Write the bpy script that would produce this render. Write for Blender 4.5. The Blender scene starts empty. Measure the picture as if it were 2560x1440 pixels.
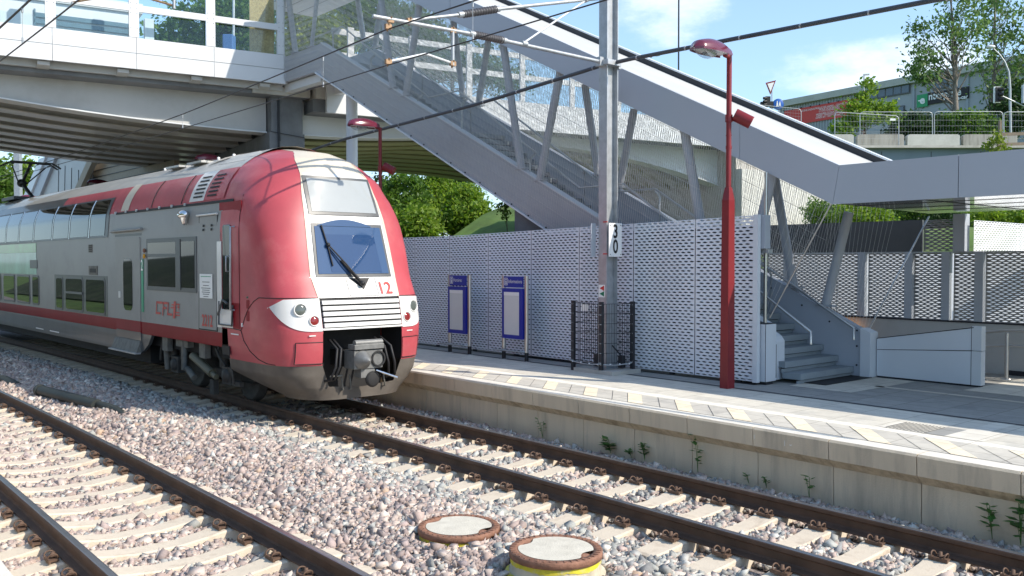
import bpy, bmesh, math, random
import numpy as np
from mathutils import Vector, Matrix
R = math.radians
rng = np.random.default_rng(7)
random.seed(7)
SC = bpy.context.scene
COL = SC.collection
# ------------------------------------------------------------------ camera
cd = bpy.data.cameras.new('camera'); cam = bpy.data.objects.new('camera', cd); COL.objects.link(cam)
cam.location = (0, 0, 2.40); cam.rotation_euler = (math.pi/2 - 0.0284, 0, 0)
cd.sensor_width = 36.0; cd.lens = 2263.0/2560*36.0; cd.clip_start = 0.05; cd.clip_end = 6000
SC.camera = cam
# ------------------------------------------------------------------ sun and sky
SUN_EL = R(39.6); SUN_DIR = Vector((1.094, -0.523, 0)).normalized()*math.cos(SUN_EL) + Vector((0, 0, math.sin(SUN_EL)))
ld = bpy.data.lights.new('sun', 'SUN'); ld.energy = 3.7; ld.angle = R(0.53); ld.color = (1.0, 0.915, 0.79)
sun = bpy.data.objects.new('sun', ld); COL.objects.link(sun)
sun.rotation_euler = SUN_DIR.to_track_quat('Z', 'Y').to_euler(); sun.location = (30, 0, 40)
W = bpy.data.worlds.new('World'); SC.world = W; W.use_nodes = True
wn, wl_ = W.node_tree.nodes, W.node_tree.links
wn.clear()
wo = wn.new('ShaderNodeOutputWorld'); wb = wn.new('ShaderNodeBackground'); sky = wn.new('ShaderNodeTexSky')
sky.sky_type = 'NISHITA'; sky.sun_disc = False; sky.sun_elevation = SUN_EL
sky.sun_rotation = math.atan2(SUN_DIR.x, SUN_DIR.y)
sky.air_density = 1.0; sky.dust_density = 0.6; sky.ozone_density = 1.6
wb.inputs['Strength'].default_value = 0.15
wl_.new(wb.outputs[0], wo.inputs[0])
def _m(op, a, b=None, c=None):
    n = wn.new('ShaderNodeMath'); n.operation = op
    for i, v in enumerate((a, b, c)):
        if v is None: continue
        if hasattr(v, 'links') or hasattr(v, 'is_output'): wl_.new(v, n.inputs[i])
        else: n.inputs[i].default_value = v
    return n.outputs[0]
tc = wn.new('ShaderNodeTexCoord')
sx = wn.new('ShaderNodeSeparateXYZ'); wl_.new(tc.outputs['Generated'], sx.inputs[0])
az = _m('ARCTAN2', sx.outputs[0], sx.outputs[1]); el = _m('ARCSINE', sx.outputs[2])
cn = wn.new('ShaderNodeTexNoise'); cn.inputs['Scale'].default_value = 7.0; cn.inputs['Detail'].default_value = 9; cn.inputs['Roughness'].default_value = 0.62
mp = wn.new('ShaderNodeMapping'); mp.inputs['Scale'].default_value = (1, 1, 2.2); mp.inputs['Location'].default_value = (3.1, 0.4, 1.7)
wl_.new(tc.outputs['Generated'], mp.inputs[0]); wl_.new(mp.outputs[0], cn.inputs[0])
def blob(a0, e0, ra, re):          # an elliptical cloud bank at a bearing and a height of the sky
    dx = _m('DIVIDE', _m('SUBTRACT', az, a0), ra); dy = _m('DIVIDE', _m('SUBTRACT', el, e0), re)
    d = _m('ADD', _m('MULTIPLY', dx, dx), _m('MULTIPLY', dy, dy))
    return _m('SUBTRACT', 1.0, d)
clouds = [(0.395, 0.196, 0.13, 0.036), (0.175, 0.275, 0.075, 0.05), (-0.9, 0.35, 0.25, 0.06), (1.3, 0.4, 0.3, 0.08), (2.6, 0.4, 0.5, 0.12), (-2.2, 0.5, 0.4, 0.12)]
mask = None
for c in clouds:
    b = _m('MAXIMUM', blob(*c), -1.0)
    mask = b if mask is None else _m('MAXIMUM', mask, b)
nz = _m('MULTIPLY', _m('SUBTRACT', cn.outputs['Fac'], 0.5), 4.2)
dens = _m('ADD', mask, nz)
mr = wn.new('ShaderNodeMapRange'); mr.inputs[1].default_value = 0.15; mr.inputs[2].default_value = 1.35; mr.interpolation_type = 'SMOOTHSTEP'
wl_.new(dens, mr.inputs[0])
haze = wn.new('ShaderNodeMapRange'); haze.inputs[1].default_value = 0.45; haze.inputs[2].default_value = 0.0; haze.inputs[3].default_value = 0.18; haze.inputs[4].default_value = 0.45
wl_.new(el, haze.inputs[0])
hm = wn.new('ShaderNodeMixRGB'); hm.inputs[2].default_value = (3.0, 5.0, 7.4, 1); wl_.new(haze.outputs[0], hm.inputs[0]); wl_.new(sky.outputs[0], hm.inputs[1])
cm = wn.new('ShaderNodeMixRGB'); cm.inputs[2].default_value = (6.0, 6.4, 6.8, 1)
cf = _m('MULTIPLY', mr.outputs[0], 0.62)
wl_.new(cf, cm.inputs[0]); wl_.new(hm.outputs[0], cm.inputs[1]); wl_.new(cm.outputs[0], wb.inputs[0])
SC.view_settings.view_transform = 'Standard'; SC.view_settings.look = 'None'; SC.view_settings.gamma = 1.0
SC.view_settings.exposure = 0.56
SC.cycles.use_denoising = True
SC.cycles.max_bounces = 8; SC.cycles.transparent_max_bounces = 24
# ------------------------------------------------------------------ places: track frame (s along, l across), stair frame (U, N), train frame (T, L), bridge frame (B, D)
X0, Y0, TH, KK = -.406, 10.6935, -.6954, -.0019
CX, CY = X0 + math.cos(TH)/KK, Y0 - math.sin(TH)/KK
def sl(s, l, z=0.0):
    a = TH + KK*s; r = -1/KK + l
    return np.array((CX + r*math.cos(a), CY - r*math.sin(a), z))
def sl_ang(s):                      # rotation about z that turns local +y onto the track direction
    return -(TH + KK*s)
def cant(l): return -0.032*(l - 0.1) if l > -2.2 else 0.0
UV = np.array((-.652, .758)); NV = np.array((.758, .652))
def un(U, N, z=0.0):
    p = UV*(U + 8.49) + NV*N
    return np.array((p[0], p[1], z))
UN_ROT = math.atan2(.652, .758)     # local y -> U, local x -> N
TA = np.array((-4.60725896, 16.97138289)); TD = np.array((-.66337867, .74828386)); TN = np.array((.74828386, .66337867))
def tl(T, L, z=0.0):
    p = TA + TD*(T - 7.5) + TN*L
    return np.array((p[0], p[1], z))
BQ = np.array((-6.93, 27.9)); BD = np.array((.860, .510)); BN = np.array((-.510, .860))
def bd(B, D, z=0.0):                # B along the bridge (to the right), D away from the camera
    p = BQ + BD*B + BN*D
    return np.array((p[0], p[1], z))
# ------------------------------------------------------------------ object helpers
def tag(o, label=None, cat=None, group=None, kind=None):
    if label: o['label'] = label
    if cat: o['category'] = cat
    if group: o['group'] = group
    if kind: o['kind'] = kind
    return o
def thing(name, label, cat, loc=(0, 0, 0), rz=0.0, group=None):
    o = bpy.data.objects.new(name, None); COL.objects.link(o)
    o.location = loc; o.rotation_euler = (0, 0, rz); o.empty_display_size = .2
    return tag(o, label, cat, group)
class MB:
    def __init__(s): s.v = []; s.f = []; s.mi = []; s.sm = []
    def add(s, vs, fs, mi=0, smooth=False):
        b = len(s.v); s.v.extend([tuple(map(float, p)) for p in vs])
        for f in fs:
            s.f.append([i + b for i in f]); s.mi.append(mi); s.sm.append(smooth)
    def box(s, c, d, fr=None, mi=0):
        """box: centre c, size d, in frame fr (3 axis vectors) or the world's"""
        c = np.array(c, float); hx, hy, hz = d[0]/2, d[1]/2, d[2]/2
        ax = np.eye(3) if fr is None else np.array(fr, float)
        vs = [c + ax[0]*a*hx + ax[1]*b*hy + ax[2]*g*hz for g in (-1, 1) for b in (-1, 1) for a in (-1, 1)]
        s.add(vs, [(0, 2, 3, 1), (4, 5, 7, 6), (0, 1, 5, 4), (2, 6, 7, 3), (0, 4, 6, 2), (1, 3, 7, 5)], mi)
    def hexa(s, lo, hi, mi=0):
        """prism from 4 low corners and 4 high corners (same order, counter-clockwise from above)"""
        s.add(list(lo) + list(hi), [(3, 2, 1, 0), (4, 5, 6, 7), (0, 1, 5, 4), (1, 2, 6, 5), (2, 3, 7, 6), (3, 0, 4, 7)], mi)
    def prism(s, poly, vec, mi=0):
        n = len(poly); p = [np.array(q, float) for q in poly]; v = np.array(vec, float)
        nrm = np.zeros(3)
        for i in range(n):
            a, b = p[i], p[(i+1) % n]; nrm += np.cross(a, b)
        fl = nrm.dot(v) > 0
        A, B = list(range(n)), list(range(n, 2*n))
        sides = [(i, (i+1) % n, n+(i+1) % n, n+i) for i in range(n)]
        if fl: fs = [tuple(A[::-1]), tuple(B)] + sides
        else: fs = [tuple(A), tuple(B[::-1])] + [t[::-1] for t in sides]
        s.add(p + [q + v for q in p], fs, mi)
    def tube(s, pts, r, n=8, mi=0, cap=True, smooth=True, r1=None):
        P = [np.array(p, float) for p in pts]; m = len(P)
        rings = []; up = None
        for i in range(m):
            d = P[min(i+1, m-1)] - P[max(i-1, 0)]; d /= (np.linalg.norm(d) + 1e-12)
            if up is None:
                up = np.array((0, 0, 1.)) if abs(d[2]) < .9 else np.array((1., 0, 0))
            x = np.cross(up, d); x /= (np.linalg.norm(x) + 1e-12); y = np.cross(d, x); up = y
            rr = r if np.isscalar(r) else r[i]
            rings.append([P[i] + rr*(math.cos(2*math.pi*k/n)*x + math.sin(2*math.pi*k/n)*y) for k in range(n)])
        vs = [q for ring in rings for q in ring]; fs = []
        for i in range(m-1):
            for k in range(n):
                a, b = i*n+k, i*n+(k+1) % n
                fs.append((a, b, b+n, a+n))
        s.add(vs, fs, mi, smooth)
        if cap:
            s.add(rings[0], [tuple(range(n))[::-1]], mi); s.add(rings[-1], [tuple(range(n))], mi)
    def bar(s, p, q, w, h, mi=0, up=(0, 0, 1)):
        """square bar from p to q"""
        p, q = np.array(p, float), np.array(q, float); d = q - p; ln = np.linalg.norm(d); d /= ln
        u = np.array(up, float)
        if abs(u.dot(d)) > .95: u = np.array((1., 0, 0))
        x = np.cross(d, u); x /= np.linalg.norm(x); y = np.cross(x, d)
        s.box((p+q)/2, (w, ln, h), (x, d, y), mi)
    def lathe(s, prof, c=(0, 0, 0), n=24, mi=0, axes=None, smooth=True):
        """profile [(r, h)] turned about the third axis of axes"""
        ax = np.eye(3) if axes is None else np.array(axes, float); c = np.array(c, float)
        vs = []; m = len(prof)
        for r, h in prof:
            for k in range(n):
                a = 2*math.pi*k/n
                vs.append(c + ax[0]*r*math.cos(a) + ax[1]*r*math.sin(a) + ax[2]*h)
        fs = []
        for i in range(m-1):
            for k in range(n):
                a, b = i*n+k, i*n+(k+1) % n
                fs.append((a, b, b+n, a+n))
        s.add(vs, fs, mi, smooth)
    def sphere(s, c, rx, ry, rz, fr=None, mi=0, n=14, m=9):
        ax = np.eye(3) if fr is None else np.array(fr, float); c = np.array(c, float)
        vs = []; fs = []
        for i in range(m+1):
            t = math.pi*i/m
            for k in range(n):
                a = 2*math.pi*k/n
                vs.append(c + ax[0]*rx*math.sin(t)*math.cos(a) + ax[1]*ry*math.sin(t)*math.sin(a) + ax[2]*rz*math.cos(t))
        for i in range(m):
            for k in range(n):
                a, b = i*n+k, i*n+(k+1) % n
                fs.append((a, a+n, b+n, b))
        s.add(vs, fs, mi, True)
    def grid(s, P, mi=0, smooth=True, flip=False, mfun=None):
        """P: array (rows, cols, 3)"""
        P = np.asarray(P); r, c = P.shape[:2]; b = len(s.v)
        s.v.extend([tuple(map(float, q)) for q in P.reshape(-1, 3)])
        for i in range(r-1):
            for j in range(c-1):
                a = b+i*c+j; f = [a, a+1, a+c+1, a+c]
                s.f.append(f[::-1] if flip else f); s.sm.append(smooth)
                s.mi.append(mfun(i, j) if mfun else mi)
    def build(s, name, mats, parent=None, org=(0, 0, 0), auto=None):
        if not isinstance(mats, (list, tuple)): mats = [mats]
        me = bpy.data.meshes.new(name)
        v = np.array(s.v, float).reshape(-1, 3)
        if parent is not None and tuple(org) == (0, 0, 0) and not getattr(s, 'local', False):
            mw = root_matrix(parent).inverted()
            M = np.array(mw); v = v @ M[:3, :3].T + M[:3, 3]
        else:
            v = v - np.array(org)
        me.from_pydata([tuple(p) for p in v], [], s.f)
        for m in mats: me.materials.append(m)
        me.polygons.foreach_set('material_index', s.mi); me.polygons.foreach_set('use_smooth', s.sm)
        me.update()
        o = bpy.data.objects.new(name, me); COL.objects.link(o)
        if parent is not None: o.parent = parent
        else: o.location = org
        return o
def root_matrix(o):
    M = Matrix.Identity(4)
    while o is not None:
        M = Matrix.Translation(o.location) @ o.rotation_euler.to_matrix().to_4x4() @ M
        o = o.parent
    return M
def bevel(o, w=.01, seg=2):
    m = o.modifiers.new('bevel', 'BEVEL'); m.width = w; m.segments = seg; m.limit_method = 'ANGLE'; m.angle_limit = R(35)
    return o
def kids(o): return [c for c in bpy.data.objects if c.parent is o]
def copy_tree(o, parent=None, childmap=None):
    if childmap is None:
        childmap = {}
        for c in bpy.data.objects:
            if c.parent is not None: childmap.setdefault(c.parent.name, []).append(c)
    n = o.copy(); COL.objects.link(n); n.parent = parent
    for ch in childmap.get(o.name, []): copy_tree(ch, n, childmap)
    return n
# ------------------------------------------------------------------ materials
def mat(name, col, rough=.6, metal=0.0, var=.12, vs=4.0, bump=0.0, bs=40.0, spec=.5, coat=0.0, dirt=None, ds=1.5, streak=False):
    m = bpy.data.materials.new(name); m.use_nodes = True; nt = m.node_tree; n, l = nt.nodes, nt.links
    b = n['Principled BSDF']; b.inputs['Roughness'].default_value = rough; b.inputs['Metallic'].default_value = metal
    b.inputs['Specular IOR Level'].default_value = spec; b.inputs['Coat Weight'].default_value = coat; b.inputs['Coat Roughness'].default_value = .06
    t = n.new('ShaderNodeNewGeometry')
    src = t.outputs['Position']
    nz = n.new('ShaderNodeTexNoise'); nz.inputs['Scale'].default_value = vs; nz.inputs['Detail'].default_value = 6; nz.inputs['Roughness'].default_value = .6
    if streak:
        mp = n.new('ShaderNodeMapping'); mp.inputs['Scale'].default_value = (1, 1, .12); l.new(src, mp.inputs[0]); l.new(mp.outputs[0], nz.inputs[0])
    else: l.new(src, nz.inputs[0])
    cr = n.new('ShaderNodeValToRGB'); cr.color_ramp.elements[0].position = .3; cr.color_ramp.elements[1].position = .72
    c = np.array(col[:3])
    cr.color_ramp.elements[0].color = (*np.clip(c*(1-var), 0, 1), 1); cr.color_ramp.elements[1].color = (*np.clip(c*(1+var), 0, 1), 1)
    l.new(nz.outputs['Fac'], cr.inputs[0]); out = cr.outputs[0]
    if dirt is not None:
        n2 = n.new('ShaderNodeTexNoise'); n2.inputs['Scale'].default_value = ds; n2.inputs['Detail'].default_value = 8; n2.inputs['Roughness'].default_value = .7
        if streak: l.new(mp.outputs[0], n2.inputs[0])
        else: l.new(src, n2.inputs[0])
        r2 = n.new('ShaderNodeValToRGB'); r2.color_ramp.elements[0].position = .5; r2.color_ramp.elements[1].position = .68
        r2.color_ramp.elements[1].color = (dirt[3] if len(dirt) > 3 else .6,)*3 + (1,)
        l.new(n2.outputs['Fac'], r2.inputs[0])
        mx = n.new('ShaderNodeMixRGB'); mx.inputs[2].default_value = (*dirt[:3], 1)
        l.new(r2.outputs[0], mx.inputs[0]); l.new(out, mx.inputs[1]); out = mx.outputs[0]
    l.new(out, b.inputs['Base Color'])
    if bump:
        n3 = n.new('ShaderNodeTexNoise'); n3.inputs['Scale'].default_value = bs; n3.inputs['Detail'].default_value = 5; l.new(src, n3.inputs[0])
        bp = n.new('ShaderNodeBump'); bp.inputs['Strength'].default_value = bump; bp.inputs['Distance'].default_value = .02
        l.new(n3.outputs['Fac'], bp.inputs['Height']); l.new(bp.outputs[0], b.inputs['Normal'])
    return m
def glass(name, col=(.8, .9, .9), rough=.0, alpha=.25, tint=(.75, .85, .88)):
    """thin pane: mostly clear with a reflective coat"""
    m = bpy.data.materials.new(name); m.use_nodes = True; nt = m.node_tree; n, l = nt.nodes, nt.links
    o = n['Material Output']; n.remove(n['Principled BSDF'])
    tr = n.new('ShaderNodeBsdfTransparent'); tr.inputs[0].default_value = (*tint, 1)
    gl = n.new('ShaderNodeBsdfGlossy'); gl.inputs['Roughness'].default_value = .02; gl.inputs['Color'].default_value = (*col, 1)
    fr = n.new('ShaderNodeLayerWeight'); fr.inputs[0].default_value = .5
    pw = n.new('ShaderNodeMath'); pw.operation = 'POWER'; pw.inputs[1].default_value = 4.0; l.new(fr.outputs['Facing'], pw.inputs[0])
    mu = n.new('ShaderNodeMath'); mu.operation = 'MULTIPLY_ADD'; mu.inputs[1].default_value = .55; mu.inputs[2].default_value = .02 + alpha*.15
    l.new(pw.outputs[0], mu.inputs[0])
    mx = n.new('ShaderNodeMixShader'); l.new(mu.outputs[0], mx.inputs[0]); l.new(tr.outputs[0], mx.inputs[1]); l.new(gl.outputs[0], mx.inputs[2]); l.new(mx.outputs[0], o.inputs[0])
    return m
def emit(name, col, s):
    m = bpy.data.materials.new(name); m.use_nodes = True; b = m.node_tree.nodes['Principled BSDF']
    b.inputs['Base Color'].default_value = (*col, 1); b.inputs['Emission Color'].default_value = (*col, 1); b.inputs['Emission Strength'].default_value = s
    return m
M = {}
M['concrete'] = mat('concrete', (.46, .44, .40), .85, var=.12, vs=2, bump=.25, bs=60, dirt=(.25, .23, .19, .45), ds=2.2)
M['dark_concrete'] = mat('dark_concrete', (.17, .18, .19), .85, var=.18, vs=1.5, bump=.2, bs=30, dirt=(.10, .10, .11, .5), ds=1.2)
M['white_paint'] = mat('white_paint', (.64, .66, .68), .45, var=.03, vs=1)
M['grey_panel'] = mat('grey_panel', (.40, .43, .48), .42, var=.03, vs=.6, spec=.4)
M['light_panel'] = mat('light_panel', (.66, .69, .73), .38, var=.03, vs=.8, spec=.5)
M['roof_sheet'] = mat('roof_sheet', (.52, .52, .50), .55, var=.06, vs=1.2, dirt=(.5, .49, .46, .4), ds=.8)
M['black_joint'] = mat('black_joint', (.02, .02, .025), .7)
M['galv'] = mat('galvanised_steel', (.42, .44, .46), .48, .55, var=.18, vs=6)
M['steel'] = mat('stainless_steel', (.58, .57, .55), .28, .9, var=.06, vs=3)
M['red_post'] = mat('red_post_paint', (.20, .012, .017), .45, var=.12, vs=3, coat=.05)
M['dark_steel'] = mat('dark_steel', (.028, .031, .037), .5, .2, var=.15)
M['black'] = mat('black_rubber', (.012, .012, .014), .6)
M['rust'] = mat('rust', (.25, .125, .08), .8, var=.35, vs=14, bump=.3, bs=60)
M['rail_side'] = mat('rail_side', (.085, .047, .03), .72, .0, var=.3, vs=5, bump=.15, bs=50)
M['rail_top'] = mat('rail_top', (.34, .33, .33), .30, .9, var=.1)
M['clip'] = mat('rusty_clip', (.13, .078, .052), .7, .1, var=.3, vs=30)
M['sleeper'] = mat('sleeper_concrete', (.66, .57, .45), .88, var=.10, vs=5, bump=.22, bs=70, dirt=(.34, .26, .19, .55), ds=5)
M['white_plate'] = mat('white_plate', (.80, .80, .79), .45, var=.02)
M['ink'] = mat('black_ink', (.012, .012, .014), .6)
# ================================================================== GROUND, TRACKS, PLATFORMS
def ballast_mat():
    m = mat('ballast_bed', (.30, .26, .25), .95, var=.45, vs=28, bump=1.0, bs=22, dirt=(.17, .16, .16, .7), ds=9)
    return m
M['bed'] = ballast_mat()
M['grass'] = mat('meadow_grass', (.10, .17, .03), .9, var=.4, vs=.6, bump=.6, bs=9, dirt=(.20, .21, .06, .6), ds=.35)
M['asphalt'] = mat('asphalt', (.10, .10, .10), .9, var=.2, vs=8)
# wide ground sheet to the horizon, a little below the ballast
b = MB()
b.add([(-4000, -4000, -.62), (4000, -4000, -.62), (4000, 4000, -.62), (-4000, 4000, -.62)], [(0, 1, 2, 3)])
tag(b.build('ground', M['grass']), kind='structure')
def bed_z(l):
    xs = (-9.5, -7.2, -5.6, -4.7, -2.75, -2.4, -1.95, -1.4, -.95, -.45, -.1, .85, 2.0, 2.5, 2.9)
    zs = (-.55, -.32, -.27, -.275, -.285, -.265, -.19, -.155, -.205, -.275, -.282, -.275, -.265, -.29, -.33)
    return np.interp(l, xs, zs)
def bed_c(l): return bed_z(l) + np.interp(l, (-2.7, -1.2, .1, 1.7, 2.9), (0, .034, 0, -.05, -.05))
ss = np.concatenate([np.arange(-14, 30, .5), np.arange(30, 90, 3)]); ls = np.linspace(-9.5, 2.9, 63)
P = np.array([[sl(s, l, bed_c(l)-.022) for l in ls] for s in ss])
b = MB(); b.grid(P, flip=True)
tag(b.build('track_bed', M['bed']), kind='structure')
# ---- loose ballast stones, one mass
def stones():
    ico_v = []; g = (1+5**.5)/2
    for a in (-1, 1):
        for c in (-g, g): ico_v += [(0, a, c), (a, c, 0), (c, 0, a)]
    V = np.array(ico_v, float); V /= np.linalg.norm(V[0])
    import itertools
    F = []
    d = np.linalg.norm(V[:, None]-V[None], axis=2); e = np.min(d[d > .1])*1.05
    for i, j, k in itertools.combinations(range(12), 3):
        if d[i, j] < e and d[j, k] < e and d[i, k] < e:
            nrm = np.cross(V[j]-V[i], V[k]-V[i])
            F.append((i, j, k) if nrm.dot(V[i]) > 0 else (i, k, j))
    F = np.array(F)
    V = np.array([(a, b_, c) for a in (-1, 1) for b_ in (-1, 1) for c in (-1, 1)], float)*.72
    F = []
    for ax in range(3):
        for sg in (-1, 1):
            q = [i for i in range(8) if V[i, ax]*sg > 0]; o_ = [q[0], q[1], q[3], q[2]]
            nrm = np.cross(V[o_[1]]-V[o_[0]], V[o_[2]]-V[o_[0]])
            if nrm[ax]*sg < 0: o_ = o_[::-1]
            F += [(o_[0], o_[1], o_[2]), (o_[0], o_[2], o_[3])]
    F = np.array(F)
    # sample places
    def place(n, s0, s1, l0, l1): return np.stack([rng.uniform(s0, s1, n), rng.uniform(l0, l1, n)], 1)
    pts = np.concatenate([place(215000, -9, 6, -5.3, 2.72), place(95000, 6, 15, -5.3, 2.6), place(38000, 15, 30, -5.3, .6)])
    s, l = pts[:, 0], pts[:, 1]
    a = TH + KK*s; r = -1/KK + l
    x = CX + r*np.cos(a); y = CY - r*np.sin(a)
    ok = (np.abs(x) < y*.60 + .5) & (y > 5.0)
    dist = np.hypot(x, y)
    ang = np.where(dist < 5, 1, 1)
    def on_sleeper(c, ph):
        k = np.abs(((s-ph) + .3) % .6 - .3)
        return (np.abs(l-c) < 1.27) & (k < .15)
    ok &= ~on_sleeper(.85, 0.0) & ~on_sleeper(-3.73, .057)
    for c in (.1, 1.6, -2.98, -4.48): ok &= np.abs(l-c) > .085
    for (mx, my, rr) in ((-.50, 8.45, .42), (.36, 7.38, .45)): ok &= np.hypot(x-mx, y-my) > rr
    ok &= ~((s > 7.5) & (l > -.3))          # under the train, out of sight
    x, y, s, l, dist = x[ok], y[ok], s[ok], l[ok], dist[ok]
    n = len(x)
    size = rng.lognormal(math.log(.0218), .34, n)*np.where(dist > 14, 1.35, 1.0); size = np.clip(size, .012, .06)
    z = bed_c(l) - .008 + size*rng.uniform(.0, .85, n)
    # templates: jittered, flattened
    T = []
    for k in range(24):
        v = V*rng.uniform(.55, 1.35, (8, 1)) + rng.normal(0, .17, (8, 3))
        v *= np.array((rng.uniform(1.0, 1.5), rng.uniform(.7, 1.1), rng.uniform(.5, .9)))
        T.append(v)
    T = np.array(T)
    ti = rng.integers(0, 24, n)
    q = rng.normal(size=(n, 4)); q[:, 1:3] *= .45; q /= np.linalg.norm(q, axis=1, keepdims=True)
    w_, x_, y_, z_ = q.T
    Rm = np.stack([np.stack([1-2*(y_*y_+z_*z_), 2*(x_*y_-z_*w_), 2*(x_*z_+y_*w_)], -1),
                   np.stack([2*(x_*y_+z_*w_), 1-2*(x_*x_+z_*z_), 2*(y_*z_-x_*w_)], -1),
                   np.stack([2*(x_*z_-y_*w_), 2*(y_*z_+x_*w_), 1-2*(x_*x_+y_*y_)], -1)], -2)
    vv = np.einsum('nij,nkj->nki', Rm, T[ti])*size[:, None, None] + np.stack([x, y, z], 1)[:, None, :]
    nv = n*8; nf = n*12
    me = bpy.data.meshes.new('ballast_stones')
    me.vertices.add(nv); me.vertices.foreach_set('co', vv.reshape(-1).astype(np.float32))
    idx = (F[None] + (np.arange(n)*8)[:, None, None]).reshape(-1).astype(np.int32)
    me.loops.add(nf*3); me.loops.foreach_set('vertex_index', idx)
    me.polygons.add(nf); me.polygons.foreach_set('loop_start', np.arange(0, nf*3, 3, dtype=np.int32)); me.polygons.foreach_set('loop_total', np.full(nf, 3, np.int32))
    me.update(); me.validate()
    # the stones' own colours: mauve-pink and grey-green rock, delivered in separate loads
    pal = np.array([(.40, .32, .30), (.48, .41, .38), (.34, .28, .28), (.56, .50, .46), (.30, .32, .325), (.37, .41, .41), (.45, .48, .48), (.24, .26, .28), (.64, .61, .57), (.42, .31, .23)])
    pal = pal*.80 + pal.mean(1, keepdims=True)*.20*np.array((1.04, 1.0, .95)); pal *= .95
    pink = np.array([.27, .27, .17, .13, .03, .03, .03, .02, .03, .02]); gry = np.array([.06, .05, .05, .06, .22, .26, .17, .08, .04, .01])
    f = np.sin(s*1.1+.4)*.25 + np.sin(s*.43+l*1.7)*.3
    gr = 1/(1+np.exp(-(1.3*np.exp(-((l+.55+.28*f)/.62)**2)*2.2 + np.where(l > .1, 1.0, 0) - 1.35 + f*.9)*2.4))
    gr = np.where(l < -1.75, gr*.16, gr)
    gr = np.where((l > .1) & (l < 1.6), np.clip(gr + .12, 0, .8), gr); gr = np.where(l > 1.65, .35, gr)
    pick = rng.random(n) < gr
    ci = np.where(pick, rng.choice(10, n, p=gry/gry.sum()), rng.choice(10, n, p=pink/pink.sum()))
    c = pal[ci]*rng.uniform(.80, 1.24, (n, 1))*np.array((1.06, 1.0, .94))
    dr = np.min(np.abs(l[:, None]-np.array((.1, 1.6, -2.98, -4.48))[None]), axis=1)
    br = (np.exp(-(dr/.22)**2)*.45*rng.uniform(.3, 1, n))[:, None]; c = c*(1-br) + np.array((.22, .15, .105))*br
    col = np.ones((n, 8, 4), np.float32); col[:, :, :3] = c[:, None, :]
    at = me.attributes.new('stone', 'FLOAT_COLOR', 'POINT'); at.data.foreach_set('color', col.reshape(-1))
    m = bpy.data.materials.new('ballast_stone'); m.use_nodes = True; nt = m.node_tree
    ba = nt.nodes['Principled BSDF']; ba.inputs['Roughness'].default_value = .88
    an = nt.nodes.new('ShaderNodeAttribute'); an.attribute_name = 'stone'
    gp = nt.nodes.new('ShaderNodeNewGeometry'); nz = nt.nodes.new('ShaderNodeTexNoise'); nz.inputs['Scale'].default_value = 90; nt.links.new(gp.outputs['Position'], nz.inputs[0])
    mr_ = nt.nodes.new('ShaderNodeMapRange'); mr_.inputs[3].default_value = .78; mr_.inputs[4].default_value = 1.3; nt.links.new(nz.outputs['Fac'], mr_.inputs[0])
    vm = nt.nodes.new('ShaderNodeVectorMath'); vm.operation = 'SCALE'; nt.links.new(an.outputs['Color'], vm.inputs[0]); nt.links.new(mr_.outputs[0], vm.inputs['Scale'])
    nt.links.new(vm.outputs[0], ba.inputs['Base Color'])
    me.materials.append(m)
    o = bpy.data.objects.new('ballast_stones', me); COL.objects.link(o)
    tag(o, 'loose pink and grey ballast stones heaped between and around the tracks', 'ballast', kind='stuff')
stones()
# ---- rails
def rail(l, label, name='rail'):
    half = [(.075, -.172), (.075, -.160), (.022, -.142), (.0095, -.125), (.0095, -.060), (.020, -.047), (.036, -.040), (.0362, -.010), (.030, -.002), (.018, 0.0)]
    prof = half + [(-x, z) for x, z in half[::-1]]
    sv = np.concatenate([np.arange(-14, 30, .6), np.arange(30, 92, 3)])
    P = np.array([[sl(s, l + x, z + cant(l)) for x, z in prof + prof[:1]] for s in sv])
    b = MB(); n = len(prof)
    b.grid(P, flip=False, smooth=False, mfun=lambda i, j: 1 if j in (8, 9, 10) else 0)
    o = b.build(name, [M['rail_side'], M['rail_top']])
    return tag(o, label, 'rail', 'running rails of the two tracks')
rail(.1, 'brown rail running under the near side of the train, past the manholes')
rail(1.6, 'brown rail running closest to the platform wall')
rail(-2.98, 'dark rail of the empty track, the one next to the gravel strip and manholes')
rail(-4.48, 'dark rail of the empty track, the one in the lower left corner')
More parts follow.
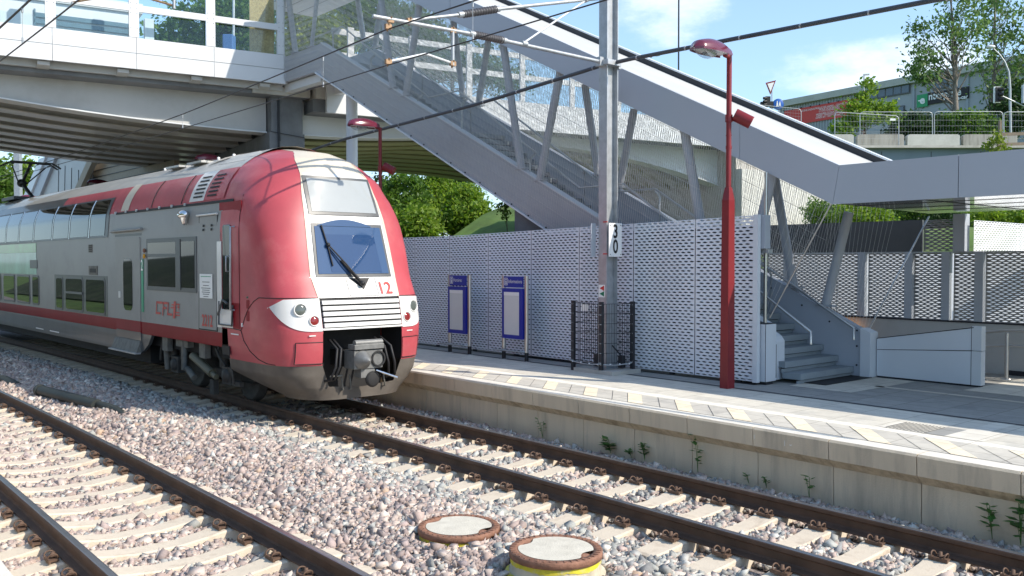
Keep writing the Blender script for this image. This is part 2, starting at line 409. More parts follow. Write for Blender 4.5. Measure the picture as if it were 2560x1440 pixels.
# ---- sleepers with their rail clips
def sleeper_mesh():
    b = MB(); b.local = True
    xs = [-1.27, -1.24, -1.05, -.90, -.84, -.60, -.45, -.2, .2, .45, .60, .84, .90, 1.05, 1.24, 1.27]
    zt = [-.262, -.246, -.222, -.198, -.184, -.184, -.212, -.242, -.242, -.212, -.184, -.184, -.198, -.222, -.246, -.262]
    wt = [.112, .118, .124, .126, .126, .124, .112, .104, .104, .112, .124, .126, .126, .124, .118, .112]
    P = []
    for x, z, w in zip(xs, zt, wt):
        P.append([(x, -w-.028, -.42), (x, -w-.012, z-.012), (x, -w+.004, z), (x, w-.004, z), (x, w+.012, z-.012), (x, w+.028, -.42)])
    b.grid(np.array(P), smooth=False)
    b.add(P[0], [(0, 1, 2, 3, 4, 5)]); b.add(P[-1], [(5, 4, 3, 2, 1, 0)])
    return b
def clip_mesh(x0, d):               # d: direction (+1/-1) away from the rail
    b = MB(); b.local = True; z = -.172
    b.box((x0, 0, z+.004), (.075, .15, .016)); b.box((x0+d*.042, 0, z+.002), (.02, .17, .03))
    b.lathe([(.0, .062), (.016, .062), (.018, .030), (.026, .028), (.027, .018), (.012, .016), (.012, -.01)], (x0, 0, z), 8)
    for s in (-1, 1):
        pts = []
        for k in range(11):
            t = k/10*math.pi*1.45 - .35
            pts.append((x0 + d*(.012 - .042*math.cos(t)), s*(.052 + .012*math.sin(t*.9)), z + .022 + .036*math.sin(t)*.95 + .004))
        b.tube(pts, .0075, 6)
        b.tube([(x0 + d*.012, s*.012, z+.026), (x0 - d*.02, s*.03, z+.03), (x0 - d*.042, s*.055, z+.02)], .0085, 6)
    return b
def sleepers(lc, ph, k0, k1, label, group, kclip):
    z = np.mean([cant(lc-.75), cant(lc+.75)]); tilt = math.atan2(cant(lc+.75)-cant(lc-.75), 1.5)
    s0 = sleeper_mesh().build('sleeper', M['sleeper'])
    tag(s0, label, 'sleeper', group)
    cl = [clip_mesh(-.885, -1).build('rail_clip', M['clip']), clip_mesh(.615, -1).build('rail_clip', M['clip'])]
    for c in cl: c.parent = s0
    for k in range(k0, k1):
        s = ph + .6*k
        if k == k0: o = s0
        else:
            o = s0.copy(); COL.objects.link(o)
            if k <= kclip:
                for c in cl:
                    d = c.copy(); COL.objects.link(d); d.parent = o
        p = sl(s, lc, z)
        o.location = p; o.rotation_euler = (0, -tilt, sl_ang(s) + random.uniform(-.006, .006))
sleepers(.85, 0.0, -12, 44, 'cream concrete sleeper in the ballast of the track the train stands on', 'sleepers of the train track', 20)
sleepers(-3.73, .057, -4, 34, 'cream concrete sleeper in the ballast of the empty left hand track', 'sleepers of the empty track', 24)
# ---- platform edge blocks, one metre each
M['edge'] = mat('platform_edge_concrete', (.62, .52, .385), .85, var=.10, vs=3, bump=.2, bs=60, dirt=(.25, .22, .18, .55), ds=2.6, streak=True)
M['edge_top'] = mat('platform_coping', (.74, .70, .62), .95, spec=.1, var=.06, vs=5, bump=.15, bs=80, dirt=(.42, .39, .34, .4), ds=3)
M['chamfer'] = mat('platform_chamfer', (.54, .45, .32), .9, var=.22, vs=7, bump=.3, bs=50, dirt=(.2, .15, .1, .6), ds=5)  # shade of the downward slope put into a darker, browner tone
PZ = .42
def edge_block(s0, s1, label):
    prof = [(2.62, .395), (2.645, PZ), (2.90, PZ), (2.90, -.5), (2.745, -.5), (2.735, .095), (2.632, .195)]
    g = .005
    A = [sl(s0+g, l, z) for l, z in prof]; B_ = [sl(s1-g, l, z) for l, z in prof]; n = len(prof)
    b = MB(); org = sl((s0+s1)/2, 2.75, 0)
    mi = {0: 0, 1: 1, 5: 2}
    for i in range(n):
        j = (i+1) % n
        b.add([A[i], A[j], B_[j], B_[i]], [(0, 1, 2, 3)], mi.get(i, 0))
    b.add(A, [tuple(range(n))[::-1]]); b.add(B_, [tuple(range(n))])
    o = b.build('platform_edge_block', [M['edge'], M['edge_top'], M['chamfer']], org=org)
    tag(o, label, 'platform edge', 'concrete platform edge blocks')
for k in range(-10, 26):
    edge_block(k, k+1, 'one metre concrete edge block with a lip, in the row that carries the platform edge')
# two chalk marks on the blocks
def text_mesh(txt, size, align='CENTER', extrude=0.0, bold=0.0):
    c = bpy.data.curves.new('lettering', 'FONT'); c.body = txt; c.size = size; c.align_x = align; c.align_y = 'CENTER'; c.extrude = extrude; c.offset = bold; c.resolution_u = 4
    o = bpy.data.objects.new('lettering', c); COL.objects.link(o)
    dg = bpy.context.evaluated_depsgraph_get(); me = bpy.data.meshes.new_from_object(o.evaluated_get(dg))
    v = [tuple(q.co) for q in me.vertices]; f = [tuple(p.vertices) for p in me.polygons]
    bpy.data.objects.remove(o); bpy.data.curves.remove(c); bpy.data.meshes.remove(me)
    return np.array(v) if v else np.zeros((0, 3)), f
def text_on(b, txt, size, fn, mi=0, align='CENTER', bold=0.0, sx=1.0):
    """put lettering on a surface: fn(x, y) -> world point"""
    v, f = text_mesh(txt, size, align, bold=bold)
    b.add([fn(p[0]*sx, p[1]) for p in v], f, mi)
b = MB()
text_on(b, '9', .10, lambda x, y: sl(-2.08 - x, 2.626, .33 + y)); text_on(b, '3', .09, lambda x, y: sl(-2.52 - x, 2.626, .305 + y))
b.tube([sl(-2.02, 2.626, .38), sl(-2.02, 2.626, .28)], .003, 4); b.tube([sl(-2.44, 2.626, .36), sl(-2.44, 2.626, .26)], .003, 4)
tag(b.build('chalk_marks', M['white_plate']), 'white chalk figures 9 and 3 on the platform edge', 'chalk mark')
# ---- platform surface: arcs of paving laid side by side
def pv(name, c, var=.08, vs=6, tile=(.0, .0), rough=.85):
    m = mat(name, np.array(c)*np.array((1.04, 1.0, .93)), .95, spec=.1, var=var, vs=vs, bump=.12, bs=120, dirt=tuple(np.array(c)*.66)+(.5,), ds=1.7)
    nt = m.node_tree; n, l = nt.nodes, nt.links; b = n['Principled BSDF']; src = b.inputs['Base Color'].links[0].from_socket
    g = n.new('ShaderNodeNewGeometry'); mp = n.new('ShaderNodeMapping'); mp.inputs['Rotation'].default_value = (0, 0, -UN_ROT); l.new(g.outputs['Position'], mp.inputs[0])
    br = n.new('ShaderNodeTexBrick'); br.inputs['Scale'].default_value = 1.0; br.inputs['Brick Width'].default_value = .40; br.inputs['Row Height'].default_value = .60; br.inputs['Mortar Size'].default_value = .006
    br.inputs['Color1'].default_value = (1.04, 1.04, 1.04, 1); br.inputs['Color2'].default_value = (.93, .93, .94, 1); br.inputs['Mortar'].default_value = (.62, .60, .58, 1); l.new(mp.outputs[0], br.inputs['Vector'])
    mx = n.new('ShaderNodeMixRGB'); mx.blend_type = 'MULTIPLY'; mx.inputs[0].default_value = 1.0; l.new(src, mx.inputs[1]); l.new(br.outputs['Color'], mx.inputs[2]); l.new(mx.outputs[0], b.inputs['Base Color'])
    return m
M['pave'] = pv('paving_slab_light', (.62, .61, .57)); M['pave_d'] = pv('paving_slab_dark', (.33, .34, .345)); M['pave_l'] = pv('paving_slab_pale', (.70, .69, .65))
M['tile_g'] = pv('tile_grey', (.55, .54, .51)); M['tile_y'] = pv('tile_cream', (.82, .74, .60)); M['line_w'] = pv('line_white', (.85, .83, .78), .05)
M['gutter'] = mat('drain_grate', (.05, .055, .06), .6, .3, var=.3, vs=40)
pss = np.concatenate([np.arange(-14, 30, 1.0), np.arange(30, 92, 3)])
def strip(b, l0, l1, mi, s0=-14, s1=91, z=PZ):
    sv = [s for s in pss if s0 < s < s1]; sv = [s0] + sv + [s1]
    b.grid(np.array([[sl(s, l0, z), sl(s, l1, z)] for s in sv]), mi, smooth=False, flip=True)
b = MB()
for l0, l1, mi in ((2.90, 3.56, 1), (3.56, 3.63, 0), (3.63, 3.80, 2), (3.80, 5.20, 0), (5.20, 5.31, 4), (5.31, 30, 5)):
    strip(b, l0, l1, mi)
tag(b.build('platform_pavement', [M['pave'], M['tile_g'], M['line_w'], M['pave_d'], M['gutter'], M['pave_d']]), kind='structure')
b = MB()
for k in range(-22, 9):             # slanting cream tiles of the safety strip, a hair above the grey ones
    s0 = -.62 + .9*k
    b.add([sl(s0, 2.905, PZ+.004), sl(s0-.27, 2.905, PZ+.004), sl(s0-.27+.60, 3.555, PZ+.004), sl(s0+.60, 3.555, PZ+.004)], [(0, 1, 2, 3)], 0)
    for q in (.315,):
        b.add([sl(s0+q, 2.905, PZ+.004), sl(s0+q-.008, 2.905, PZ+.004), sl(s0+q-.008+.60, 3.555, PZ+.004), sl(s0+q+.60, 3.555, PZ+.004)], [(0, 1, 2, 3)], 1)
    b.add([sl(s0+.008, 2.905, PZ+.004), sl(s0+.001, 2.905, PZ+.004), sl(s0+.601, 3.555, PZ+.004), sl(s0+.608, 3.555, PZ+.004)], [(0, 1, 2, 3)], 1)
tag(b.build('safety_strip_markings', [M['tile_y'], M['black_joint']]), kind='structure')
b = MB()
def slab(s0, s1, l0, l1, mi, dz=.004):
    n = max(2, int(abs(s1-s0)))
    sv = np.linspace(s0, s1, n+1)
    b.grid(np.array([[sl(s, l0, PZ+dz), sl(s, l1, PZ+dz)] for s in sv]), mi, smooth=False, flip=s1 > s0)
slab(-14, 10, 2.895, 2.905, 2)
slab(-1.25, -.2, 6.15, 8.2, 0); slab(-14, -1.1, 7.1, 7.22, 0); slab(-14, -2.2, 7.75, 12, 1); slab(-14, -4.6, 5.32, 6.9, 1)
slab(-3.5, -2.95, 3.82, 4.35, 1); slab(-4.15, -3.72, 3.82, 4.5, 1); slab(-14, -4.7, 3.82, 5.1, 1)
slab(-3.72, -3.5, 3.82, 4.4, 3); slab(-3.95, -3.72, 4.5, 5.19, 1)
for k in range(12):                 # ribs of the guidance field
    slab(-3.5+.042*k, -3.485+.042*k, 3.83, 4.34, 2, .008)
tag(b.build('paving_pattern', [M['pave'], M['pave_l'], M['black_joint'], M['pave_d']]), kind='structure')
# near platform (the photographer's side): only its corner is in the picture
b = MB()
E0 = sl(-4.2, -5.33, .34); E1 = sl(0.3, -5.6, .34)
sv = np.arange(-14, 26, 1.0)
b.grid(np.array([[sl(s, -5.34, -.5), sl(s, -5.325, PZ), sl(s, -17, PZ), sl(s, -17.02, -.6)] for s in sv]), 0, smooth=False, flip=False)
tag(b.build('near_platform', [M['edge_top']]), kind='structure')
# ---- manholes
M['lid'] = mat('manhole_lid_concrete', (.60, .56, .47), .9, var=.1, vs=9, bump=.3, bs=70, dirt=(.42, .38, .31, .4), ds=6)
M['ring_y'] = mat('ring_concrete', (.56, .50, .38), .9, var=.15, vs=6, bump=.2, bs=60, dirt=(.30, .25, .17, .55), ds=5, streak=True)
M['yellow'] = mat('yellow_marking_paint', (.60, .52, .035), .75, var=.25, vs=12, dirt=(.50, .44, .28, .9), ds=9)
def lid_shape(b, r, z, mi):
    # cement infill with two scalloped keyholes
    pts = []
    for k in range(72):
        a = 2*math.pi*k/72; q = r
        for a0 in (2.55, -.55):
            d = abs((a-a0+math.pi) % (2*math.pi) - math.pi)
            if d < .34: q = r*(1 - .20*math.cos(d/.34*math.pi/2)**.7)
        pts.append((q*math.cos(a), q*math.sin(a), z))
    b.add(pts + [(0, 0, z+.004)], [(i, (i+1) % 72, 72) for i in range(72)], mi)
def manhole(c, r, top, riser, label):
    t = thing('manhole', label, 'manhole', (c[0], c[1], 0), group='manholes in the ballast')
    b = MB(); b.local = True
    b.lathe([(r*.0, top-.03), (r*.8, top-.03), (r*.82, top), (r*.985, top), (r, top-.008), (r, top-.055), (r*.93, top-.06), (r*.93, top-.12)], n=64)
    for k in range(40):
        a = 2*math.pi*k/40; u = (math.cos(a), math.sin(a), 0); w = (-math.sin(a), math.cos(a), 0)
        b.box((u[0]*r*.92, u[1]*r*.92, top+.002), (r*.10, .016, .008), (u, w, (0, 0, 1)))
    for a in (2.55, -.55):
        b.sphere((r*.66*math.cos(a), r*.66*math.sin(a), top-.022), .06, .06, .018)
    b.build('frame', M['rust'], t)
    b = MB(); b.local = True; lid_shape(b, r*.805, top+.001, 0); b.build('lid', M['lid'], t)
    b = MB(); b.local = True
    b.lathe([(r*.94, top-.056), (r*.955, top-.07), (r*.965, riser+.05), (r*1.0, riser), (r*1.07, riser-.005), (r*1.08, -.4)], n=64)
    b.build('shaft_ring', M['ring_y'], t)
    b = MB(); b.local = True                                       # uneven band of yellow paint under the frame
    vs = []; fs = []
    for k in range(97):
        a = 2*math.pi*k/96; h = .022 + .02*abs(math.sin(3*a+1)) + random.uniform(0, .016)
        if riser < -.1: h *= .8
        vs += [(r*.962*math.cos(a), r*.962*math.sin(a), top-.058), (r*.972*math.cos(a), r*.972*math.sin(a), top-.064-h)]
    for k in range(96): fs.append((2*k, 2*k+1, 2*k+3, 2*k+2))
    b.add(vs, fs)
    if riser > -.15:
        vs = []; fs = []
        for k in range(49):
            a = math.pi*(.9 + .75*k/48); h = .03*abs(math.sin(5*a))
            vs += [(r*1.003*math.cos(a), r*1.003*math.sin(a), riser+.012), (r*1.083*math.cos(a), r*1.083*math.sin(a), riser-.006), (r*1.09*math.cos(a), r*1.09*math.sin(a), riser-.03-h)]
        for k in range(48):
            for q in (0, 1): fs.append((3*k+q, 3*k+q+1, 3*k+q+4, 3*k+q+3))
        b.add(vs, fs)
    b.build('yellow_paint', M['yellow'], t)
    if riser > -.15:
        b = MB(); b.local = True
        for a in (-1.95, -1.62):
            for k in range(5):
                d = a + random.uniform(-.05, .05); zc = top-.13 - .02*k
                u = (math.cos(d), math.sin(d), 0); w = (-math.sin(d), math.cos(d), 0)
                b.box((u[0]*r*.966, u[1]*r*.966, zc), (.006, .035*random.uniform(.6, 1.2), .03), (u, w, (0, 0, 1)))
        b.build('rust_patch', mat('chipped_red_paint', (.45, .17, .10), .9, var=.2), t)
manhole((-.50, 8.45), .385, -.075, -.24, 'flat manhole lid level with the stones, cement cover in a rusty ring')
manhole((.36, 7.38), .385, .05, -.13, 'raised manhole with yellow painted shaft ring, in front of the flat one')
# ---- pipes lying between the tracks
M['pipe'] = mat('drain_pipe', (.035, .042, .038), .55, var=.2)
def pipe(pts, r, label, name='drain_pipe', flange=None):
    b = MB(); b.tube(pts, r, 14)
    if flange is not None: b.tube([np.array(pts[0])*.98 + np.array(pts[1])*.02, np.array(pts[0])*.9 + np.array(pts[1])*.1], r*1.14, 14)
    tag(b.build(name, M['pipe']), label, 'pipe', 'pipes lying between the tracks')
from_px = None
pipe([(-9.25, 17.62, -.09), (-8.15, 16.55, -.08), (-7.25, 15.75, -.09)], .10, 'thick dark pipe lying on shaded stones, its end meeting a thinner pipe', flange=1)
pipe([(-7.28, 15.82, -.09), (-6.75, 15.35, -.11), (-6.42, 15.0, -.18)], .072, 'thinner dark pipe running into the stones from the end of the thick pipe')
pipe([(-11.9, 20.3, -.15), (-11.0, 19.6, -.16), (-10.4, 19.0, -.22)], .095, 'dark pipe half buried in stones at the left edge of the photo')
# ---- weeds at the foot of the platform wall
M['leaf_weed'] = mat('weed_leaf', (.055, .15, .025), .55, var=.35, vs=30)
def weed(s, h, n, w, label):
    p = sl(s, 2.70, -.30); b = MB(); lo = MB()
    for k in range(n):
        a = random.uniform(0, 6.28); lean = random.uniform(.05, .5); hh = h*random.uniform(.5, 1)
        tip = np.array((math.cos(a)*lean*hh*.5 - .05, math.sin(a)*lean*hh*.5 - .06, hh)); mid = tip*.55 + np.array((0, 0, .03))
        lo.tube([p, p+mid, p+tip], .003, 5)
        for q in range(5):
            t = .35 + .65*q/4; c = p + (mid*(t/.55) if t < .55 else mid + (tip-mid)*(t-.55)/.45)
            d = random.uniform(0, 6.28); L = w*random.uniform(.6, 1.1)
            u = np.array((math.cos(d), math.sin(d), random.uniform(-.1, .5))); v = np.array((-math.sin(d), math.cos(d), 0))*.34
            b.add([c, c+(u*.5+v)*L, c+u*L, c+(u*.5-v)*L], [(0, 1, 2, 3)], 0)
    t = thing('weed', label, 'weed', p, group='weeds at the foot of the platform wall')
    lo.build('stem', M['leaf_weed'], t); b.build('leaves', M['leaf_weed'], t)
for s, h, n, w, lb in ((1.85, .30, 3, .08, 'small weed on the platform wall close to the train'), (.42, .22, 7, .15, 'broad leaved weed low against the platform wall, widest of the weeds'),
                       (.02, .14, 5, .07, 'low feathery weed between the broad leaved one and the bushy one'), (-.22, .30, 6, .09, 'bushy dark weed beside a joint of the platform wall'),
                       (-1.12, .50, 3, .11, 'tall thin weed against the platform wall below the red lamp post'), (-1.9, .2, 2, .06, 'tiny seedling left of the chalk figure on the platform wall'),
                       (-2.15, .16, 4, .06, 'short sprig at the wall foot under the chalk figure'), (-2.72, .26, 2, .08, 'thin upright sprig at the wall foot, right of the chalk figures'),
                       (-4.72, .36, 4, .11, 'leafy weed at the wall foot near the right edge, the smaller of two'), (-4.98, .48, 6, .14, 'tall leafy weed at the right edge of the photo')):
    weed(s, h, n, w, lb)
# ================================================================== THE TRAIN
def paint(name, c, dirt=None, rough=.28, var=.06, ds=.9, amt=.5):
    return mat(name, c, rough, var=var, vs=1.3, coat=.35, spec=.5, dirt=None if dirt is None else tuple(dirt)+(amt,), ds=ds)
M['t_grey'] = mat('train_grey_paint', (.27, .27, .262), .42, var=.05, vs=1.3, spec=.3, dirt=(.19, .187, .18, .45), ds=1.2)
M['t_red'] = mat('train_red_paint', (.235, .010, .018), .45, var=.10, vs=1.3, spec=.15, dirt=(.27, .04, .045, .35), ds=.8)
M['t_faded'] = mat('train_faded_red_paint', (.44, .068, .084), .45, var=.14, vs=1.3, coat=.12, dirt=(.55, .20, .19, .4), ds=.8)
M['t_white'] = paint('train_white_paint', (.70, .69, .67), (.58, .56, .50), .3, .04, 1.6, .35)
M['t_cream'] = paint('train_roof_cream', (.62, .55, .44), (.48, .42, .33), .5, .08, 1.2, .5)
M['t_roof'] = paint('train_roof_grey', (.42, .41, .38), (.30, .29, .27), .5, .1, 1.0, .5)
M['t_skirt'] = paint('train_skirt_grey', (.075, .08, .085), (.12, .117, .11), .4, .15, 1.2, .4)
M['t_dirty'] = mat('train_plough_dirty', (.115, .10, .085), .5, var=.25, vs=2.5, dirt=(.07, .056, .045, .7), ds=1.6)
M['t_frame'] = mat('window_frame_dark', (.075, .08, .085), .4, var=.06)
def dark_glass(name, c, rough=.02, spec=.8):
    m = bpy.data.materials.new(name); m.use_nodes = True; b = m.node_tree.nodes['Principled BSDF']
    b.inputs['Base Color'].default_value = (*c, 1); b.inputs['Roughness'].default_value = rough; b.inputs['Specular IOR Level'].default_value = spec
    return m
M['t_glass'] = dark_glass('train_window_glass', (.008, .010, .012), .03, .4)
M['t_mirror'] = dark_glass('train_tinted_glass', (.006, .009, .008), .02, .4)
M['t_wind'] = dark_glass('windscreen_glass', (.04, .085, .18), .05, .7)
M['t_blind'] = mat('grey_blind_behind_glass', (.36, .38, .38), .12, var=.04, vs=1.5, coat=.8)
M['t_under'] = mat('underframe_black', (.016, .016, .017), .75, var=.3)
M['t_bogie'] = mat('bogie_dirty_steel', (.055, .052, .048), .65, .2, var=.35, vs=8)
M['t_bogie2'] = mat('bogie_grey_box', (.15, .145, .13), .65, var=.3, vs=8)
M['t_decal_red'] = mat('red_lettering', (.50, .035, .03), .4, var=.02)
M['t_green'] = mat('green_class_stripe', (.02, .30, .155), .4, var=.05)
M['chrome'] = mat('chrome', (.75, .75, .75), .12, 1.0, var=.02)

ZT = np.array([.26, .6, 1.0, 1.34, 1.82, 2.17, 3.1, 3.81, 4.12, 4.28, 4.38, 4.44])
TF = np.array([4.30, 4.28, 4.24, 4.24, 4.34, 4.52, 4.78, 5.05, 5.35, 5.75, 6.4, 7.2]) - .13
ZW = np.array([.26, .45, .62, 1.0, 1.34, 3.0, 3.45, 3.75, 4.0, 4.2, 4.35, 4.42, 4.45])
WW = np.array([.95, 1.18, 1.32, 1.38, 1.40, 1.40, 1.35, 1.24, 1.06, .80, .50, .28, .1])
def n_tf(z): return float(np.interp(z, ZT, TF))
def n_w(z): return float(np.interp(z, ZW, WW))
def n_p(z): return float(np.interp(z, [.3, 1.3, 2.65, 3.2, 3.55, 4.1], [4.0, 4.4, 4.5, 3.8, 3.0, 2.5]))
def n_d(z): return float(np.clip(7.2 - n_tf(z), .25, 1.3))
def n_lc(z): return float(np.interp(z, [1.3, 1.8, 2.2, 2.65, 3.1, 3.45, 3.8, 4.1, 4.44], [.73, .74, .78, .76, .73, .69, .62, .54, .2]))
TEND = 6.35
def npos(z, th, sd, tend=TEND):
    """point of the nose skin: th 0..pi/2 round the front, >pi/2 straight back along the side"""
    p, w, d, tf = n_p(z), n_w(z), n_d(z), n_tf(z)
    if th <= math.pi/2:
        r = math.sin(th)**(2/p); T = tf + d*(1 - max(0, math.cos(th))**(2/p)); L = w*r
    else:
        T = tf + d + (th - math.pi/2); L = w
    return np.array((T, sd*L, z))
def th_of_L(z, L): return math.asin(min(1, (min(abs(L)/n_w(z), 1))**(n_p(z)/2)))
def th_of_T(z, T):
    p, d, tf = n_p(z), n_d(z), n_tf(z)
    if T >= tf+d: return math.pi/2 + T - tf - d
    q = 1-(T-tf)/d
    return math.acos(max(0, min(1, q**(p/2))))
def nnorm(z, th, sd):
    e = 2e-3
    a = npos(z, th+e, sd) - npos(z, max(th-e, 0), sd); b = npos(min(z+.01, 4.44), th, sd) - npos(z-.01, th, sd)
    n = np.cross(b, a)*(-sd); L = np.linalg.norm(n)
    n = n/(L+1e-9)
    if n.dot(npos(z, th, sd) - np.array((9, 0, 2.0))) < 0: n = -n
    return n
def nskin(z, th, sd, off=0.0):
    q = npos(z, th, sd)
    if off: q = q + nnorm(z, th, sd)*off
    return tl(*q)
def nLz(L, z, off=0.0):             # skin point from the cross position and the height
    return nskin(z, th_of_L(z, L), 1 if L >= 0 else -1, off)
def nTz(T, z, sd, off=0.0): return nskin(z, th_of_T(z, T), sd, off)
def nose_quad(b, corners, nu, nv, off, mi=0, smooth=True, thick=0.0):
    """bilinear patch in (L, z) laid on the front; corners: bl, br, tr, tl"""
    c = [np.array(q, float) for q in corners]; G = []
    for j in range(nv+1):
        v = j/nv; row = []
        for i in range(nu+1):
            u = i/nu; q = (c[0]*(1-u)+c[1]*u)*(1-v) + (c[3]*(1-u)+c[2]*u)*v
            row.append(nLz(q[0], q[1], off))
        G.append(row)
    b.grid(np.array(G), mi, smooth, flip=False)
    if thick:
        ring = [(0, i) for i in range(nu+1)] + [(j, nu) for j in range(1, nv+1)] + [(nv, i) for i in range(nu-1, -1, -1)] + [(j, 0) for j in range(nv-1, 0, -1)]
        vs = []; n = len(ring)
        for (j, i) in ring:
            u, v = i/nu, j/nv; q = (c[0]*(1-u)+c[1]*u)*(1-v) + (c[3]*(1-u)+c[2]*u)*v
            vs += [G[j][i], nLz(q[0], q[1], off-thick)]
        b.add(vs, [(2*k, 2*k+1, 2*((k+1) % n)+1, 2*((k+1) % n)) for k in range(n)], mi)

TR = thing('double_deck_train', 'red and grey double deck train with a rounded red nose, under the bridge', 'train', tuple(tl(7.5, 0, 0)))
def tb(b, name, mats, parent=None): return b.build(name, mats, parent or TR)
# ---- body shell, extruded
sec = [(.98, 1.395), (1.0, 1.40), (1.22, 1.40), (1.223, 1.40), (2.9, 1.40), (3.40, 1.36), (3.43, 1.355)]
top = [(3.47, 1.345), (3.6, 1.305), (3.75, 1.24), (3.9, 1.145), (4.0, 1.06), (4.1, .94), (4.2, .80), (4.3, .61), (4.37, .45), (4.42, .28), (4.45, 0)]
def side_L(z): return float(np.interp(z, [q[0] for q in sec+top], [q[1] for q in sec+top]))
b = MB()
full = sec + top
ring = [(z, -l) for z, l in full] + [(z, l) for z, l in full[::-1][1:]]
Ts = [6.3, 9.0, 12.15, 16.0, 31.0]
def body_mi(i, j):
    z = ring[j][0] if j < len(full) else ring[j+1][0]
    if z < 1.2: return 1
    if z < 3.42: return 0
    if z < 4.0: return 2 if Ts[i] < 12 else (2 if z > 3.7 and Ts[i] < 16 else 4)
    return 3
G = np.array([[tl(T, l, z) for z, l in ring] for T in Ts])
b.grid(G, smooth=True, flip=True, mfun=body_mi)
end = [tl(31, l, z) for z, l in ring]; b.add(end, [tuple(range(len(end)))[::-1]], 4)
body = tb(b, 'body', [M['t_grey'], M['t_red'], M['t_faded'], M['t_roof'], M['t_skirt']])
b = MB()                                                           # lower skirt behind the first bogie
for sd in (-1, 1):
    pr = [(9.55, .985), (31, .985), (31, .58), (10.2, .58), (10.0, .64), (9.72, .80)]
    b.prism([tl(T, sd*1.392, z) for T, z in pr], np.append(-sd*TN*.06, 0))
tb(b, 'skirt', M['t_skirt'])
b = MB(); b.hexa([tl(6.4, -1.2, .75), tl(6.4, 1.2, .75), tl(31, 1.2, .75), tl(31, -1.2, .75)][::-1], [tl(6.4, -1.2, .99), tl(6.4, 1.2, .99), tl(31, 1.2, .99), tl(31, -1.2, .99)][::-1])
b.hexa([tl(10.3, -1.15, .35), tl(10.3, 1.15, .35), tl(31, 1.15, .35), tl(31, -1.15, .35)][::-1], [tl(10.3, -1.15, .74), tl(10.3, 1.15, .74), tl(31, 1.15, .74), tl(31, -1.15, .74)][::-1])
tb(b, 'underframe', M['t_under'])
# ---- nose cowls
def cowl(sd):
    zs = np.concatenate([np.linspace(1.30, 4.0, 46), np.linspace(4.04, 4.44, 16)])
    G = []
    for z in zs:
        t0 = th_of_L(z, n_lc(z)); t1 = th_of_T(z, max(TEND - .0, n_tf(z)+n_d(z)*.999)); t1 = max(t1, t0+.02)
        G.append([nskin(z, t0 + (t1-t0)*q, sd) for q in np.linspace(0, 1, 42)**1.0])
    b = MB(); b.grid(np.array(G), smooth=True, flip=sd < 0)
    return b
for sd in (-1, 1): tb(cowl(sd), 'nose_cowl', M['t_faded'])
# white centre strip, from the grille to the roof
zs = np.concatenate([np.linspace(1.84, 3.86, 36), np.linspace(3.88, 4.44, 22)])
G = np.array([[nLz(L, z, .004) for L in np.linspace(-n_lc(z), n_lc(z), 17)] for z in zs])
b = MB(); b.grid(G, smooth=True, mfun=lambda i, j: 0 if zs[i] < 3.86 else 1)
# roof crown from the nose back to the body
rl = np.linspace(-1, 1, 15)
G2 = []
for k in np.linspace(0, 1, 12):
    row = []
    for q in rl:
        z1 = 4.44; a = npos(z1, th_of_L(z1, .2*abs(q)), 1 if q >= 0 else -1)
        T = 7.05 + (8.2-7.05)*k; L = q*(.2+.62*k); row.append(tl(T, L, min(4.445, np.interp(abs(L), [0, .28, .45, .61, .80, .94], [4.455, 4.425, 4.375, 4.305, 4.205, 4.105]))+.012))
    G2.append(row)
b.grid(np.array(G2), 1, True, flip=True)
tb(b, 'nose_centre_panel', [M['t_white'], M['t_cream']])
# seam strips beside the centre panel
b = MB()
for sd in (-1, 1):
    G = np.array([[nLz(sd*(n_lc(z)+dx), z, .009) for dx in (-.028, .012)] for z in np.linspace(1.84, 4.2, 40)])
    b.grid(G, 0, True, flip=sd < 0)
tb(b, 'nose_trim', M['t_cream'])
# ---- windscreens
b = MB(); nose_quad(b, [(-.66, 3.16), (.66, 3.16), (.62, 3.80), (-.62, 3.80)], 14, 10, .020, thick=.02)
f1 = tb(b, 'upper_windscreen_frame', M['t_frame'])
b = MB(); nose_quad(b, [(-.60, 3.21), (.60, 3.21), (.565, 3.755), (-.565, 3.755)], 14, 10, .026)
tb(b, 'upper_windscreen', M['t_blind'])
b = MB(); nose_quad(b, [(-.70, 2.16), (.70, 2.16), (.655, 3.02), (-.655, 3.02)], 14, 12, .018, thick=.02)
tb(b, 'windscreen_frame', M['t_frame'])
b = MB(); nose_quad(b, [(-.655, 2.21), (.655, 2.21), (.61, 2.97), (-.61, 2.97)], 14, 12, .026)
ws = tb(b, 'windscreen', M['t_wind'])
b = MB()                                                           # arched dark head of the windscreen
vs = [nLz(-.60, 2.98, .022)]; pts = [(-.56 + 1.0*k/20, 2.985 + .10*math.sin(math.pi*k/20)) for k in range(21)]
vs = [nLz(x, z, .030) for x, z in pts] + [nLz(x, 2.975, .030) for x, z in pts]
b.add(vs, [(k+21, k+22, k+1, k) for k in range(20)]); tb(b, 'sun_visor_arch', M['t_wind'])
b = MB(); nose_quad(b, [(-.42, 2.235), (.52, 2.235), (.46, 2.84), (-.50, 2.84)], 10, 8, .030)
M['t_screen'] = dark_glass('windscreen_wiped_glass', (.025, .062, .15), .03, .7)
tb(b, 'wiped_glass', M['t_screen'], ws)
